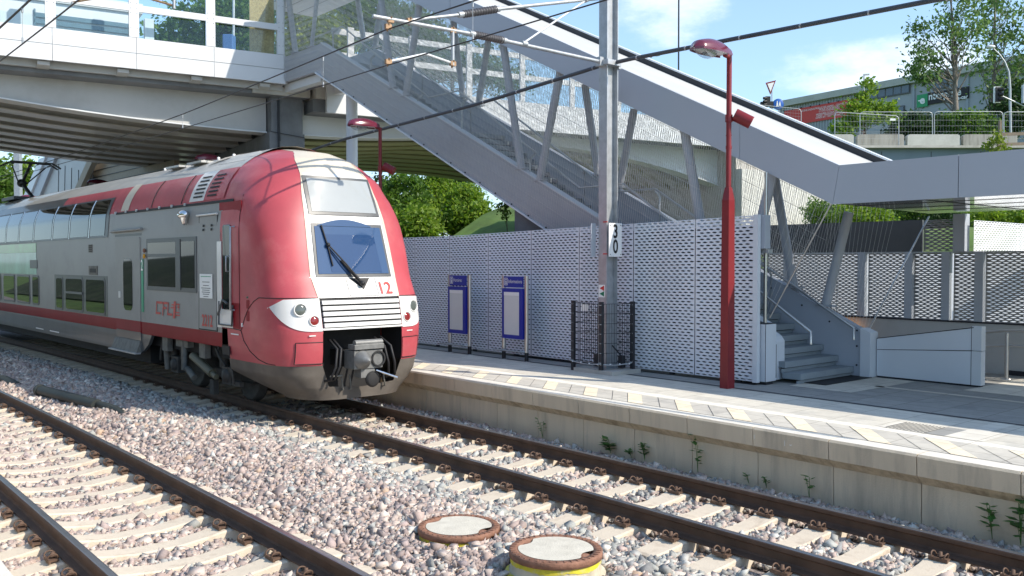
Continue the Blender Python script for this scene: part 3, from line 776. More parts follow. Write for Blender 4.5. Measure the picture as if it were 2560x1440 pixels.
# wiper
b = MB()
pv_ = (.06, 2.03)
A = nLz(*pv_, .07); C_ = nLz(-.44, 2.66, .07)
b.tube([A, (A+C_)/2 + np.append(-TD*.03, 0), C_], .013, 6); b.tube([nLz(.10, 2.02, .06), nLz(-.40, 2.63, .06)], .011, 6)
b.tube([nLz(-.44, 2.66, .05), nLz(-.50, 2.98, .05)], .013, 6); b.tube([nLz(-.44, 2.66, .05), nLz(-.40, 2.33, .05)], .013, 6)
b.tube([nLz(-.24, 2.42, .05), nLz(.04, 2.06, .05)], .022, 6)
b.add([nLz(-.12, 2.14, .012), nLz(.10, 1.96, .012), nLz(.26, 2.14, .012)], [(0, 1, 2)])
b.sphere(A, .045, .045, .045); b.sphere(C_, .035, .035, .035)
tb(b, 'wiper', M['black'])
# ---- grille between the lamps
b = MB()
nose_quad(b, [(-.73, 1.36), (.73, 1.36), (.735, 1.83), (-.735, 1.83)], 12, 4, -.012, 1)
for k in range(5):
    z0 = 1.385 + .088*k
    nose_quad(b, [(-.71, z0), (.71, z0), (.71, z0+.060), (-.71, z0+.060)], 12, 2, .034, 0, thick=.045)
nose_quad(b, [(-.74, 1.345), (.74, 1.345), (.74, 1.372), (-.74, 1.372)], 12, 1, .02, 0, thick=.03)
tb(b, 'grille', [M['t_white'], M['black']])
# ---- lamp housings: white almonds that taper round the corner
def almond(sd):
    b = MB(); G = []
    for i in range(25):
        u = i/24; row = []
        if u < .72: base_t = None
        ztop = 1.835 - .02*u - .12*max(0, u-.62)/.38; zbot = 1.335 + .42*max(0, (u-.08)/.92)**2.5
        if u > .97: zbot = ztop - .015
        for j in range(11):
            z = zbot + (ztop-zbot)*j/10
            t0 = th_of_L(z, .742); t1 = th_of_T(z, n_tf(z)+.52)
            row.append(nskin(z, t0 + (t1-t0)*u, sd, .012))
        G.append(row)
    b.grid(np.array(G), 0, True, flip=sd > 0)
    return b
def disc(b, c, n, r, mi, dep=0.0, k=20):
    n = np.array(n)/np.linalg.norm(n); x = np.cross((0, 0, 1.), n); x /= np.linalg.norm(x); y = np.cross(n, x)
    b.lathe([(r, 0), (0.001, dep)], c, k, mi, (x, y, n))
def lamp(sd, L, z, r, m, name, par):
    th = th_of_L(z, L); c = nskin(z, th, sd, .018); n3 = nnorm(z, th, sd); n = np.append(TD*n3[0] + TN*n3[1], n3[2]); n /= np.linalg.norm(n)
    n = n*.75 + np.append(-TD, 0)*.4; n /= np.linalg.norm(n)
    x = np.cross((0, 0, 1.), n); x /= np.linalg.norm(x); y = np.cross(n, x)
    b = MB(); b.lathe([(r*1.30, -.03), (r*1.30, .012), (r*1.18, .02), (r*1.05, .006), (r, -.01)], c, 24, 0, (x, y, n))
    o = tb(b, name, M['t_white'] if name != 'tail_lamp' else M['t_white'], par)
    b = MB(); b.lathe([(r*1.02, .0), (r*.8, .010), (r*.4, .016), (.001, .018)], c + n*.0, 24, 0, (x, y, n)); tb(b, 'lens', m, o)
M['lens_clear'] = dark_glass('headlight_lens', (.10, .115, .105), .08, .8); M['lens_red'] = dark_glass('tail_lens', (.22, .015, .015), .12, .8)
for sd in (-1, 1):
    al = tb(almond(sd), 'lamp_housing', M['t_white'])
    lamp(sd, 1.045, 1.665, .082, M['lens_clear'], 'headlight', al)
    lamp(sd, .86, 1.495, .066, M['lens_red'], 'tail_lamp', al)
# ---- red front corners below the lamps, and the dirty plough
def fender(sd):
    b = MB(); G = []
    for z in np.linspace(.80, 1.36, 14):
        t0 = th_of_L(z, .735); t1 = th_of_T(z, 6.1)
        G.append([nskin(z, t0 + (t1-t0)*q, sd, 0) for q in np.linspace(0, 1, 40)])
    b.grid(np.array(G), smooth=True, flip=sd < 0)
    # inner return of the corner
    G = np.array([[nskin(z, th_of_L(z, .735), sd, 0), nskin(z, th_of_L(z, .735), sd, 0) + np.append(TD*.6, 0)] for z in np.linspace(.80, 1.36, 4)])
    b.grid(G, 1, False, flip=sd > 0)
    return b
for sd in (-1, 1):
    fe = tb(fender(sd), 'front_corner', [M['t_faded'], M['black']])
    b = MB(); G = []
    for z in (.835, .95, 1.06, 1.165):
        t0 = th_of_L(z, .742); t1 = th_of_L(z, 1.13)
        G.append([nskin(z, t0 + (t1-t0)*q, sd, .014) for q in np.linspace(0, 1, 9)])
    b.grid(np.array(G), 0, True, flip=sd < 0)
    def edge_tube(pts, r): b.tube(pts, r, 5, 1)
    t0 = lambda z, q: th_of_L(z, .742) + (th_of_L(z, 1.13)-th_of_L(z, .742))*q
    loop = [nskin(1.165, t0(1.165, q), sd, .012) for q in np.linspace(0, 1, 7)] + [nskin(z, t0(z, 1), sd, .012) for z in (1.05, .95, .835)] + [nskin(.835, t0(.835, q), sd, .012) for q in np.linspace(.8, 0, 6)]
    edge_tube(loop, .008)
    tb(b, 'buffer_cover', [M['t_faded'], M['black']], fe)
    b = MB(); zz = 1.27
    b.box(nskin(zz, th_of_L(zz, .9), sd, .006), (.12, .01, .018), (np.append(TN, 0), np.append(TD, 0), (0, 0, 1)))
    tb(b, 'slot', M['t_white'], fe)
def plough(sd):
    b = MB(); G = []
    for z in np.linspace(.24, .80, 14):
        t0 = 0.0 if z < .45 else th_of_L(z, .60 + .13*(z-.45)/.35); t1 = th_of_T(z, float(np.interp(z, [.24, .45, .6, .8], [4.9, 5.5, 6.15, 6.15])))
        G.append([nskin(z, t0 + (max(t1, t0+.1)-t0)*q, sd, -.004) for q in np.linspace(0, 1, 34)])
    b.grid(np.array(G), 0, True, flip=sd < 0)
    return b
b = MB()
for sd in (-1, 1):
    q = plough(sd); b.add(q.v, q.f, 0, True)
pl = tb(b, 'snow_plough', M['t_dirty'])
# seams drawn by panel gaps
b = MB()
def seam(pts, r=.007): b.tube(pts, r, 5)
for sd in (-1, 1):
    seam([nskin(1.845, th_of_L(1.845, .74) + (th_of_T(1.845, 4.95)-th_of_L(1.845, .74))*q, sd, .003) for q in np.linspace(0, 1, 14)] +
         [nTz(T, z, sd, .003) for T, z in ((5.12, 1.78), (5.3, 1.66), (5.44, 1.5), (5.54, 1.34), (5.58, 1.30))])
    seam([nTz(T, z, sd, .003) for T, z in ((6.3, 1.315), (5.9, 1.312), (5.58, 1.30), (5.5, 1.14), (5.3, .98), (5.05, .87), (4.8, .82), (4.6, .81))])
    seam([nTz(5.62, z, sd, .004) for z in np.linspace(1.33, 3.5, 12)], .005)
tb(b, 'panel_gaps', M['black'])
# opening for the coupler
b = MB()
b.hexa([tl(4.75, -.72, .30), tl(4.75, .72, .30), tl(5.4, .72, .30), tl(5.4, -.72, .30)][::-1], [tl(4.75, -.72, 1.36), tl(4.75, .72, 1.36), tl(5.4, .72, 1.36), tl(5.4, -.72, 1.36)][::-1])
b.hexa([tl(4.15, -.73, 1.335), tl(4.15, .73, 1.335), tl(4.8, .73, 1.335), tl(4.8, -.73, 1.335)][::-1], [tl(4.15, -.73, 1.35), tl(4.15, .73, 1.35), tl(4.8, .73, 1.35), tl(4.8, -.73, 1.35)][::-1])
tb(b, 'coupler_recess', M['t_under'])
fx = (np.append(TN, 0), np.append(-TD, 0), (0, 0, 1))
M['t_coupler'] = mat('coupler_steel', (.20, .20, .195), .5, .3, var=.25, vs=9)
b = MB()
b.box(tl(3.98, -.10, .88), (.52, .30, .29), fx); b.box(tl(3.90, -.10, 1.08), (.54, .20, .08), fx)
b.tube([tl(3.86, -.34, 1.14), tl(3.86, .16, 1.14)], .05, 12)
b.lathe([(.15, 0), (.14, .05), (.07, .14), (.035, .20), (0.001, .22)], tl(3.83, -.22, .88), 20, 0, (fx[0], np.array((0, 0, 1.)), fx[1]))
b.lathe([(.13, 0.012), (.13, .03), (.10, .03), (.095, -.10), (0.001, -.10)], tl(3.83, .07, .88), 20, 1, (fx[0], np.array((0, 0, 1.)), fx[1]))
b.box(tl(4.4, -.12, .86), (.26, .9, .26), fx, 1)
b.box(tl(3.95, -.10, .66), (.26, .2, .14), fx)
b.lathe([(.12, -.03), (.13, .0), (.10, .03), (.03, .04), (.001, .04)], tl(3.84, -.02, .56), 16, 1, (fx[0], np.array((0, 0, 1.)), fx[1]))
b.tube([tl(3.80, .02, .70), tl(3.62, .30, .58)], .016, 8, 2)
cp = tb(b, 'coupler', [M['t_coupler'], M['t_under'], M['chrome']]); bevel(cp, .012, 2)
b = MB()
for L0, sgn in ((-.46, 1), (-.53, 1), (.30, -1), (.42, -1)):
    b = MB(); b.tube([tl(4.3, L0, 1.18), tl(4.02, L0-.02*sgn, 1.05), tl(3.98, L0-.07*sgn, .78), tl(4.05, L0-.12*sgn, .58), tl(4.4, L0-.18*sgn, .50)], .021, 8); tb(b, 'brake_hose', M['black'], cp)
b = MB()
for L0 in (-.40, -.25, .38):
    b.tube([tl(4.15, L0, .62), tl(4.1, L0, .40), tl(4.3, L0, .34)], .014, 6)
b.tube([tl(4.12, -.62, .62), tl(4.12, -.40, .62)], .016, 6)
tb(b, 'step_irons', M['t_bogie2'], cp)
# number on the front
b = MB(); text_on(b, '12', .27, lambda x, y: nLz(.50 + x, 1.965 + y, .016), sx=1.05, bold=.004)
tb(b, 'front_number', M['t_decal_red'])
b = MB()
for L in (-.18, .36):
    b.tube([nLz(L, 1.86, .008), nLz(L, 2.14, .008)], .004, 4)
b.bar(nLz(-.18, 1.86, .008), nLz(.36, 1.86, .008), .006, .006)
tb(b, 'panel_joint', M['t_frame'])
# ---- things on the side that the photo shows
SX = np.append(TD, 0); SN = np.append(-TN, 0)
def sp(T, z, off=0.0): return tl(T, -(side_L(z) if z > 1.0 else 1.392) - off, z)
def plate(b, T0, T1, z0, z1, off, mi=0, thick=.012, r=.0, seg=4):
    pts = []
    if r > 0:
        for cx_, cz_, a0 in ((T1-r, z1-r, 0), (T0+r, z1-r, 90), (T0+r, z0+r, 180), (T1-r, z0+r, 270)):
            for k in range(seg+1):
                a = math.radians(a0 + 90*k/seg); pts.append((cx_ + r*math.cos(a), cz_ + r*math.sin(a)))
    else: pts = [(T1, z1), (T0, z1), (T0, z0), (T1, z0)]
    b.prism([sp(T, z, off-thick) for T, z in pts], SN*thick, mi)
def rimmed(name, T0, T1, z0, z1, fw, glassm, framem, r=.05, parent=None, off=.012):
    b = MB(); plate(b, T0, T1, z0, z1, off, 0, .014, r)
    o = tb(b, name, framem, parent)
    b = MB(); plate(b, T0+fw, T1-fw, z0+fw, z1-fw, off+.004, 0, .006, max(.01, r-fw*.4)); tb(b, 'pane', glassm, o)
    return o
# passenger door
b = MB(); plate(b, 10.04, 11.60, .62, 2.98, .004, 0, .01); d0 = tb(b, 'door_surround', M['t_frame'])
b = MB(); plate(b, 10.10, 11.53, 1.225, 2.90, .012, 0, .014, .02); plate(b, 10.10, 11.53, 1.005, 1.223, .012, 1, .014); plate(b, 10.10, 11.53, .84, 1.003, .012, 2, .014)
door = tb(b, 'door', [M['t_grey'], M['t_red'], M['t_skirt']])
b = MB(); plate(b, 10.54, 11.06, 1.42, 2.47, .019, 0, .01, .14, 6); tb(b, 'pane', M['t_glass'], door)
b = MB(); plate(b, 11.25, 11.36, 1.66, 1.80, .022, 0, .012, .02); tb(b, 'button', M['t_white'], door)
b = MB(); b.hexa([sp(10.12, .60, -.02), sp(11.62, .60, -.02), sp(11.62, .60, .10), sp(10.12, .60, .10)], [sp(10.12, .83, -.02), sp(11.62, .83, -.02), sp(11.62, .83, .02), sp(10.12, .83, .02)]); b.box(sp(10.9, .585, .08), (1.6, .12, .03), (SX, SN, (0, 0, 1)), 1)
tb(b, 'door_step', [M['t_bogie2'], M['galv']])
b = MB(); b.tube([sp(10.0, 3.06, .03), sp(11.75, 3.045, .03)], .03, 6); tb(b, 'rain_gutter', M['t_grey'])
# green class stripe with its figure
b = MB(); plate(b, 9.93, 10.045, 1.42, 2.46, .012, 0, .008); cs = tb(b, 'class_stripe', M['t_green'])
b = MB()
def flat(cT, cz, off): return lambda x, y: sp(cT - x, cz + y, off)
text_on(b, '2', .30, flat(9.985, 2.33, .0165), sx=.8, bold=.004); tb(b, 'class_number', M['white_plate'], cs)
# large side window
w0 = rimmed('side_window', 7.32, 9.74, 1.86, 2.855, .08, M['t_glass'], M['t_frame'], .02)
b = MB(); plate(b, 8.02, 8.24, 1.90, 2.82, .026, 0, .014); plate(b, 8.24, 9.62, 2.50, 2.56, .026, 0, .014); tb(b, 'window_bar', M['t_frame'], w0)
# equipment door with notice and number
b = MB(); plate(b, 6.50, 7.22, 1.25, 3.19, .012, 0, .014); pn = tb(b, 'equipment_door', M['t_grey'])
b = MB()
for T0, T1, z0, z1 in ((6.47, 6.49, 1.24, 3.2), (7.23, 7.25, 1.24, 3.2), (6.47, 7.25, 1.225, 1.243)): plate(b, T0, T1, z0, z1, .008, 0, .01)
for T in (6.68, 7.02):
    for z in (2.96, 3.03): plate(b, T-.03, T+.03, z-.02, z+.02, .016, 0, .004)
tb(b, 'joint', M['black'], pn)
b = MB(); b.tube([sp(6.45, 3.22, .03), sp(7.30, 3.215, .03)], .018, 6); tb(b, 'hood', M['t_white'], pn)
b = MB(); plate(b, 6.64, 7.17, 1.78, 2.20, .017, 0, .004)
nt_ = tb(b, 'notice', M['white_plate'], pn)
b = MB()
for k, (wd, z) in enumerate(((.42, 2.155), (.30, 2.06), (.24, 2.0), (.38, 1.955), (.30, 1.92), (.34, 1.885), (.26, 1.85), (.2, 1.81))):
    plate(b, 6.905-wd/2, 6.905+wd/2, z-.006, z+.006, .0195, 0 if k else 1, .002)
tb(b, 'notice_text', [M['t_frame'], M['t_green']], nt_)
b = MB(); text_on(b, '2212', .28, flat(6.865, 1.385, .018), sx=.80, bold=.006); tb(b, 'running_number', M['t_decal_red'], pn)
# operator's mark: four slanted outlined letters
b = MB()
def stroke(p, q, w=.042):
    p, q = np.array(p), np.array(q); d = (q-p)/np.linalg.norm(q-p); n = np.array((-d[1], d[0]))*w/2
    s_ = lambda c: sp(9.28 - c[0] - .16*c[1], 1.41 + c[1], .012)
    b.add([s_(p-n-d*w*.45), s_(q-n+d*w*.45), s_(q+n+d*w*.45), s_(p+n-d*w*.45)], [(0, 1, 2, 3)])
H_ = .225
for a, c in (((.30, H_), (.02, H_)), ((.02, H_), (.02, .02)), ((.02, .02), (.22, .02)), ((.36, .0), (.36, H_)), ((.36, H_), (.54, H_)), ((.36, .13), (.50, .13)), ((.60, H_), (.60, .02)), ((.60, .02), (.80, .02))): stroke(a, c)
for a, c in (((.92, 0), (.92, H_)),): stroke(a, c, .10)
for a, c in (((.78, .205), (.86, .205)), ((.74, .15), (.86, .15)), ((1.0, .22), (1.14, .22)), ((1.06, .17), (1.14, .17)), ((1.0, .07), (1.16, .07)), ((1.0, .02), (1.18, .02)), ((1.10, .225), (1.10, .12))): stroke(a, c, .024)
tb(b, 'operator_mark', M['t_decal_red'])
# camera pod / mirror
b = MB(); b.sphere(sp(7.82, 3.25, .06), .17, .10, .085, (SX, SN, (0, 0, 1))); b.lathe([(.075, 0), (.05, -.10), (.03, -.13), (.001, -.135)], sp(7.76, 3.20, .06), 12, 0)
tb(b, 'camera_pod', M['chrome'])
b = MB(); b.sphere(sp(9.80, 2.63, .03), .03, .03, .045, mi=0); b.sphere(sp(9.81, 2.52, .03), .028, .028, .05, mi=1); tb(b, 'door_lamp', [M['rust'], mat('amber_lens', (.65, .30, .02), .2)])
# cab door
b = MB(); plate(b, 5.60, 6.44, 1.32, 3.40, .008, 1, .012); plate(b, 5.86, 6.40, 1.32, 1.62, .012, 0, .014); cdoor = tb(b, 'cab_door', [M['t_white'], M['t_red']])
b = MB(); plate(b, 5.92, 6.22, 1.62, 3.02, .022, 0, .01, .05); tb(b, 'pane', M['t_glass'], cdoor)
b = MB(); b.tube([sp(5.80, 2.98, .0), sp(5.80, 2.98, .07), sp(5.82, 1.62, .07), sp(5.82, 1.62, 0)], .018, 8); b.tube([sp(5.99, 2.5, .0), sp(5.99, 2.5, .06), sp(5.99, 2.25, .06), sp(5.99, 2.25, 0)], .014, 8)
tb(b, 'handle', M['galv'], cdoor)
b = MB(); b.tube([sp(6.36, 1.75, .02), sp(6.36, 1.36, .03), sp(5.86, 1.36, .03), sp(5.84, 1.7, .02)], .016, 6); b.tube([sp(6.32, 1.52, .06), sp(6.1, 1.78, .08), sp(5.95, 1.72, .06)], .02, 6); tb(b, 'cab_step_rail', M['t_frame'])
b = MB(); plate(b, 6.27, 6.44, 1.31, 2.75, .020, 0, .01); tb(b, 'cab_door_post', M['t_white'])
b = MB(); plate(b, 5.24, 5.40, 1.40, 2.05, -.02, 1, .012, .07, 5); 
for z0, z1 in ((1.46, 1.62), (1.66, 1.80)): plate(b, 5.27, 5.37, z0, z1, .004, 0, .01, .02)
b.box(sp(5.32, 1.84, .0), (.07, .02, .03), (SX, SN, (0, 0, 1)), 2); tb(b, 'cab_handhold', [M['t_red'], M['black'], M['chrome']])
b = MB(); plate(b, 6.02, 6.30, .86, 1.01, .006, 0, .01); plate(b, 6.46, 6.49, .92, .985, .006, 0, .01); tb(b, 'jacking_hole', M['black'])
b = MB(); plate(b, 5.5, 5.56, 1.36, 1.42, .006, 0, .006); plate(b, 5.66, 5.95, 1.215, 1.235, .006, 0, .004); plate(b, 15.8, 16.6, .66, .685, .006, 0, .004); plate(b, 17.2, 17.9, .66, .685, .006, 0, .004); tb(b, 'small_labels', M['white_plate'])
# upper deck windows, curved with the shoulder of the roof
def band(T0, T1, z0, z1, off, n=10):
    return np.array([[tl(T, -side_L(z)-off, z+off*.3) for z in np.linspace(z0, z1, n)] for T in (T0, T1)])
b = MB(); b.grid(band(12.05, 30.6, 2.93, 3.80, .010, 14), 0, True, flip=True); ub = tb(b, 'upper_window_band', M['t_frame'])
edges = [12.2, 13.37, 14.87, 16.28, 18.02, 19.55, 21.0, 22.5, 24, 25.5, 27, 28.5, 30]
for k in range(len(edges)-1):
    if k in (9,): continue
    b = MB(); b.grid(band(edges[k]+.05, edges[k+1]-.12, 2.975, 3.755, .016, 12), 0, True, flip=True); tb(b, 'upper_window', M['t_mirror'], ub)
    b = MB(); b.tube([tl(edges[k+1]-.04, -side_L(z)-.014, z) for z in np.linspace(2.95, 3.79, 9)], .014, 5); tb(b, 'window_post', M['chrome'], ub)
# lower deck windows
for T0, T1 in ((12.24, 13.62), (13.80, 15.18), (15.38, 15.98), (17.5, 18.16), (18.40, 19.75), (20.0, 21.3), (21.6, 23.0), (24.5, 25.9), (26.1, 27.5)):
    rimmed('lower_window', T0, T1, 1.24 if T0 < 17 else 1.28, 2.06, .05, M['t_mirror'], M['t_frame'], .10)
b = MB(); plate(b, 12.1, 16.1, 1.225, 2.10, .004, 0, .008); tb(b, 'lower_window_surround', M['t_skirt'])
b = MB(); plate(b, 13.8, 15.18, 1.66, 1.71, .030, 0, .01); tb(b, 'window_bar', M['t_frame'])
# small side fittings
b = MB(); plate(b, 12.75, 13.35, 2.12, 2.32, .012, 0, .012, .01); plate(b, 12.85, 13.25, 2.17, 2.26, .018, 1, .01); b_ = tb(b, 'vent_cover', [M['t_bogie2'], M['black']])
b = MB(); plate(b, 17.65, 18.35, 2.24, 2.46, .012, 0, .012); tb(b, 'display', M['t_frame'])
b = MB(); plate(b, 13.1, 13.35, 2.62, 2.80, .010, 0, .01)
for k in range(4): plate(b, 13.12, 13.33, 2.635+.042*k, 2.655+.042*k, .014, 1, .006)
tb(b, 'vent', [M['t_bogie2'], M['black']])
M['t_wash'] = mat('green_wrap', (.02, .28, .06), .3, var=.35, vs=2, coat=.4); M['t_teal'] = mat('teal_wrap', (.18, .42, .38), .3, var=.3, vs=1.4, coat=.4)
b = MB(); plate(b, 17.75, 24.0, 2.66, 2.90, .006, 0, .008); plate(b, 17.75, 24.0, 2.08, 2.655, .005, 1, .007); tb(b, 'green_wrap', [M['t_wash'], M['t_teal']])
# roof shoulder: louvred grille, clasps, ribs
b = MB()
def shoulder(T0, T1, z0, z1, off, mi, n=8): b.grid(band(T0, T1, z0, z1, off, n), mi, True, flip=True)
shoulder(7.12, 7.75, 3.47, 4.02, .012, 0); shoulder(6.3, 7.12, 3.47, 4.02, .010, 1)
for k in range(6):
    z0 = 3.53 + .072*k
    for T0, T1 in ((7.2, 7.6), (6.62, 7.0)): shoulder(T0, T1, z0, z0+.032, .02, 2, 3)
tb(b, 'roof_louvre', [M['t_white'], M['t_faded'], M['black']])
b = MB(); plate(b, 5.9, 11.6, 3.40, 3.445, .010, 0, .01)
for T in np.arange(7.9, 11.7, .62): b.box(sp(T, 3.44, .02), (.05, .03, .05), (SX, SN, (0, 0, 1)), 1)
for T in (8.1, 9.6):
    b.tube([sp(T, z, .014) for z in np.linspace(3.46, 4.0, 6)], .008, 5)
tb(b, 'shoulder_joint', [M['black'], M['galv']])
b = MB(); shoulder(10.9, 11.35, 3.46, 4.03, .008, 0); tb(b, 'pale_strip', M['t_cream'])
b = MB()
b.hexa([tl(6.4, -.86, 4.10), tl(7.8, -.86, 4.10), tl(7.8, -.52, 4.30), tl(6.4, -.52, 4.30)][::-1], [tl(6.55, -.85, 4.17), tl(7.65, -.85, 4.17), tl(7.65, -.56, 4.35), tl(6.55, -.56, 4.35)][::-1])
tb(b, 'roof_hatch', M['t_roof'])
for T in (9.0, 10.1):
    b = MB(); b.box(tl(T, -.55, 4.33), (.7, .4, .04), (SX, SN, (0, 0, 1))); tb(b, 'roof_plate', M['t_roof'])
for T in np.arange(8.3, 12, .7):
    b = MB(); b.lathe([(.03, 0), (.03, .05), (.001, .06)], tl(T, -.25, 4.42), 8); tb(b, 'roof_stud', M['t_white'])
# ---- bogie and wheels
fz = (np.append(TD, 0), np.append(TN, 0), np.array((0, 0, 1.)))
bg = MB()
for sd in (-1, 1):
    bg.prism([tl(T, sd*1.02, z) for T, z in ((5.9, .62), (6.4, .70), (7.0, .50), (8.4, .50), (9.0, .70), (9.5, .62), (9.5, .40), (8.6, .36), (6.8, .36), (5.9, .40))], np.append(-sd*TN*.14, 0))
bg.hexa([tl(7.3, -1, .4), tl(8.2, -1, .4), tl(8.2, 1, .4), tl(7.3, 1, .4)], [tl(7.3, -1, .75), tl(8.2, -1, .75), tl(8.2, 1, .75), tl(7.3, 1, .75)])
bogie = tb(bg, 'bogie', M['t_bogie'])
for T in (6.55, 8.85):
    for sd in (-1, 1):
        b = MB(); c = tl(T, sd*.75, .46)
        b.lathe([(.001, -.06), (.10, -.06), (.12, -.03), (.36, -.02), (.40, -.05), (.46, -.05), (.46, .05), (.485, .055), (.485, .085), (.001, .085)], c, 32, 0, (fz[0], fz[2], np.append(-sd*TN, 0)*-1 if False else np.append(TN*-sd, 0)))
        tb(b, 'wheel', M['t_bogie'], bogie)
    b = MB(); b.box(tl(T, -1.12, .46), (.34, .2, .3), fz); b.lathe([(.12, 0), (.10, .05), (.001, .06)], tl(T, -1.22, .46), 14, 0, (fz[0], fz[2], -fz[1])); tb(b, 'axle_box', M['t_bogie'], bogie)
    b = MB()
    for dT in (-.28, .28): b.lathe([(.09, .1), (.09, .42), (.07, .44)], tl(T+dT, -1.12, .48), 12)
    tb(b, 'spring', M['t_bogie'], bogie)
for T in (9.05, 7.3):
    b = MB(); b.box(tl(T, -1.28, .86), (.26, .10, .30), fz); tb(b, 'bracket', M['t_bogie2'], bogie)
b = MB(); b.box(tl(8.25, -1.26, .92), (.55, .12, .16), fz); b.tube([tl(8.2, -1.28, .95), tl(8.22, -1.28, .42), tl(8.15, -1.25, .44), tl(7.85, -1.25, .30)], .06, 10); tb(b, 'damper', M['t_bogie2'], bogie)
b = MB(); b.tube([tl(9.15, -1.26, .8), tl(9.2, -1.22, .35)], .055, 10); tb(b, 'damper', M['t_bogie2'], bogie)
b = MB(); b.tube([tl(7.85, -1.27, .70), tl(7.02, -1.27, .46)], .075, 12); b.tube([tl(7.1, -1.27, .48), tl(6.85, -1.27, .41)], .05, 10); tb(b, 'yaw_damper', mat('olive_damper', (.13, .12, .08), .5), bogie)
for T0, z0, T1, z1 in ((6.9, .9, 6.55, .62), (6.3, .85, 6.2, .35), (9.3, .95, 9.5, .5)):
    b = MB(); b.tube([tl(T0, -1.24, z0), tl((T0+T1)/2-.1, -1.3, (z0+z1)/2), tl(T1, -1.24, z1)], .025, 6); tb(b, 'pipe', M['t_bogie'], bogie)
for T, L, z, d in ((6.15, -1.2, .36, (.3, .08, .08)), (7.05, -1.22, .22, (.16, .1, .26))):
    b = MB(); b.box(tl(T, L, z), d, fz); tb(b, 'brake_block', M['t_bogie'], bogie)
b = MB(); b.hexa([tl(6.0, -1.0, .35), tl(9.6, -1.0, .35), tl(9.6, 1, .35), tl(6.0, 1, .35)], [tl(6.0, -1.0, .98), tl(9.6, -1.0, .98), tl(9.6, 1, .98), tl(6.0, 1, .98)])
tb(b, 'bogie_shadow_box', M['t_under']).name = 'bogie_dark_fill'  # added black filler that stands for the shade behind the bogie, no motor
# pantograph far back on the roof
b = MB(); pc = tl(25.3, 0, 0); px_, py_ = np.append(TD, 0), np.append(TN, 0); zz = np.array((0, 0, 1.))
def pp(t, l, z): return tl(24.3+t, l, z)
b.box(pp(0, 0, 4.44), (1.6, 1.2, .10), (px_, py_, zz))
b.tube([pp(-.5, 0, 4.5), pp(.75, 0, 5.02)], .06, 8); b.sphere(pp(.75, 0, 5.02), .14, .2, .14); b.tube([pp(.75, 0, 5.02), pp(-.35, 0, 5.55)], .05, 8)
b.tube([pp(.7, .1, 4.98), pp(-.2, .5, 5.50)], .02, 6); b.tube([pp(.7, -.1, 4.98), pp(-.2, -.5, 5.50)], .02, 6)
for t in (-.55, -.2): b.tube([pp(t, -.85, 5.45), pp(t, -.6, 5.6), pp(t, .6, 5.6), pp(t, .85, 5.45)], .028, 6)
for l in (-.55, .55): b.tube([pp(-.6, l, 5.53), pp(-.15, l, 5.53)], .02, 6)
tb(b, 'pantograph', M['dark_steel'])
# ================================================================== BRIDGE, STAIRWAY, SCREENS
M['girder'] = mat('girder_grey_paint', (.46, .46, .45), .45, var=.06, vs=.8, dirt=(.36, .35, .33, .5), ds=.6)
M['girder_d'] = mat('girder_dark_steel', (.44, .42, .39), .34, .2, var=.2, vs=.5, dirt=(.46, .36, .27, .5), ds=.5)
M['girder_green_refl'] = mat('girder_green_reflection', (.36, .35, .19), .45, .1, var=.15, vs=.5)  # pale girders; green reflected from the plants is put into their colour
M['soffit'] = mat('deck_soffit', (.10, .10, .10), .8, var=.2)
M['osb'] = mat('chipboard', (.42, .31, .15), .8, var=.3, vs=18, dirt=(.28, .19, .08, .5), ds=30)
M['pane'] = glass('balustrade_glass', (.85, .95, 1.0), alpha=.05, tint=(.93, .975, .98))
M['louvre'] = mat('blue_grey_louvre', (.13, .20, .25), .4, var=.08)
fB = (np.append(BD, 0), np.append(BN, 0), np.array((0, 0, 1.)))
BR = thing('road_bridge', 'white and grey road bridge on steel girders that crosses over the train', 'bridge', tuple(bd(0, 6, 0)))
def bbox(b, B0, B1, D0, D1, z0, z1, mi=0):
    b.hexa([bd(B0, D0, z0), bd(B1, D0, z0), bd(B1, D1, z0), bd(B0, D1, z0)], [bd(B0, D0, z1), bd(B1, D0, z1), bd(B1, D1, z1), bd(B0, D1, z1)], mi)
def zb(B):                           # lower edge of the haunched girders
    return 6.48 + min(.75, .0066*(B-.3)**2) if B < .3 else 6.48 + min(.34, .009*(B-.3)**2) - (.012*max(0, B-9)**2 if B > 9 else 0)
# fascia of separate white panels with a joint line
for B0 in np.arange(-2.13-2.13*9, 0, 2.13):
    b = MB(); bbox(b, B0+.006, B0+2.124, 0, .10, 8.305, 8.73); bbox(b, B0+.006, B0+2.124, 0, .10, 7.86, 8.285); bbox(b, B0, B0+2.13, .03, .09, 8.285, 8.305)
    b.build('fascia_panel', M['white_paint'], BR)
b = MB(); bbox(b, 0, .09, .1, .9, 7.9, 8.7); b.build('fascia_end', M['white_paint'], BR)
b = MB(); bbox(b, -24, 1.0, .10, 14.6, 8.15, 8.55); bbox(b, 1.0, 20, .12, 14.6, 7.55, 8.05); b.build('deck', M['concrete'], BR)
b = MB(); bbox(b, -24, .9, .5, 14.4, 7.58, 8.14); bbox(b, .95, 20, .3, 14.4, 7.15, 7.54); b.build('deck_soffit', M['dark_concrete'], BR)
# cantilever brackets under the fascia
for B0 in np.arange(-22.75, 0, 2.0):
    b = MB(); b.prism([bd(B0, .12, 7.84), bd(B0, .12, 7.74), bd(B0, 1.25, 7.60), bd(B0, 1.25, 7.84)], np.append(BD*.30, 0)); b.build('bracket', M['girder'], BR)
b = MB(); bbox(b, -24, 0, .34, .46, 7.70, 7.9); b.build('edge_beam', M['girder'], BR)
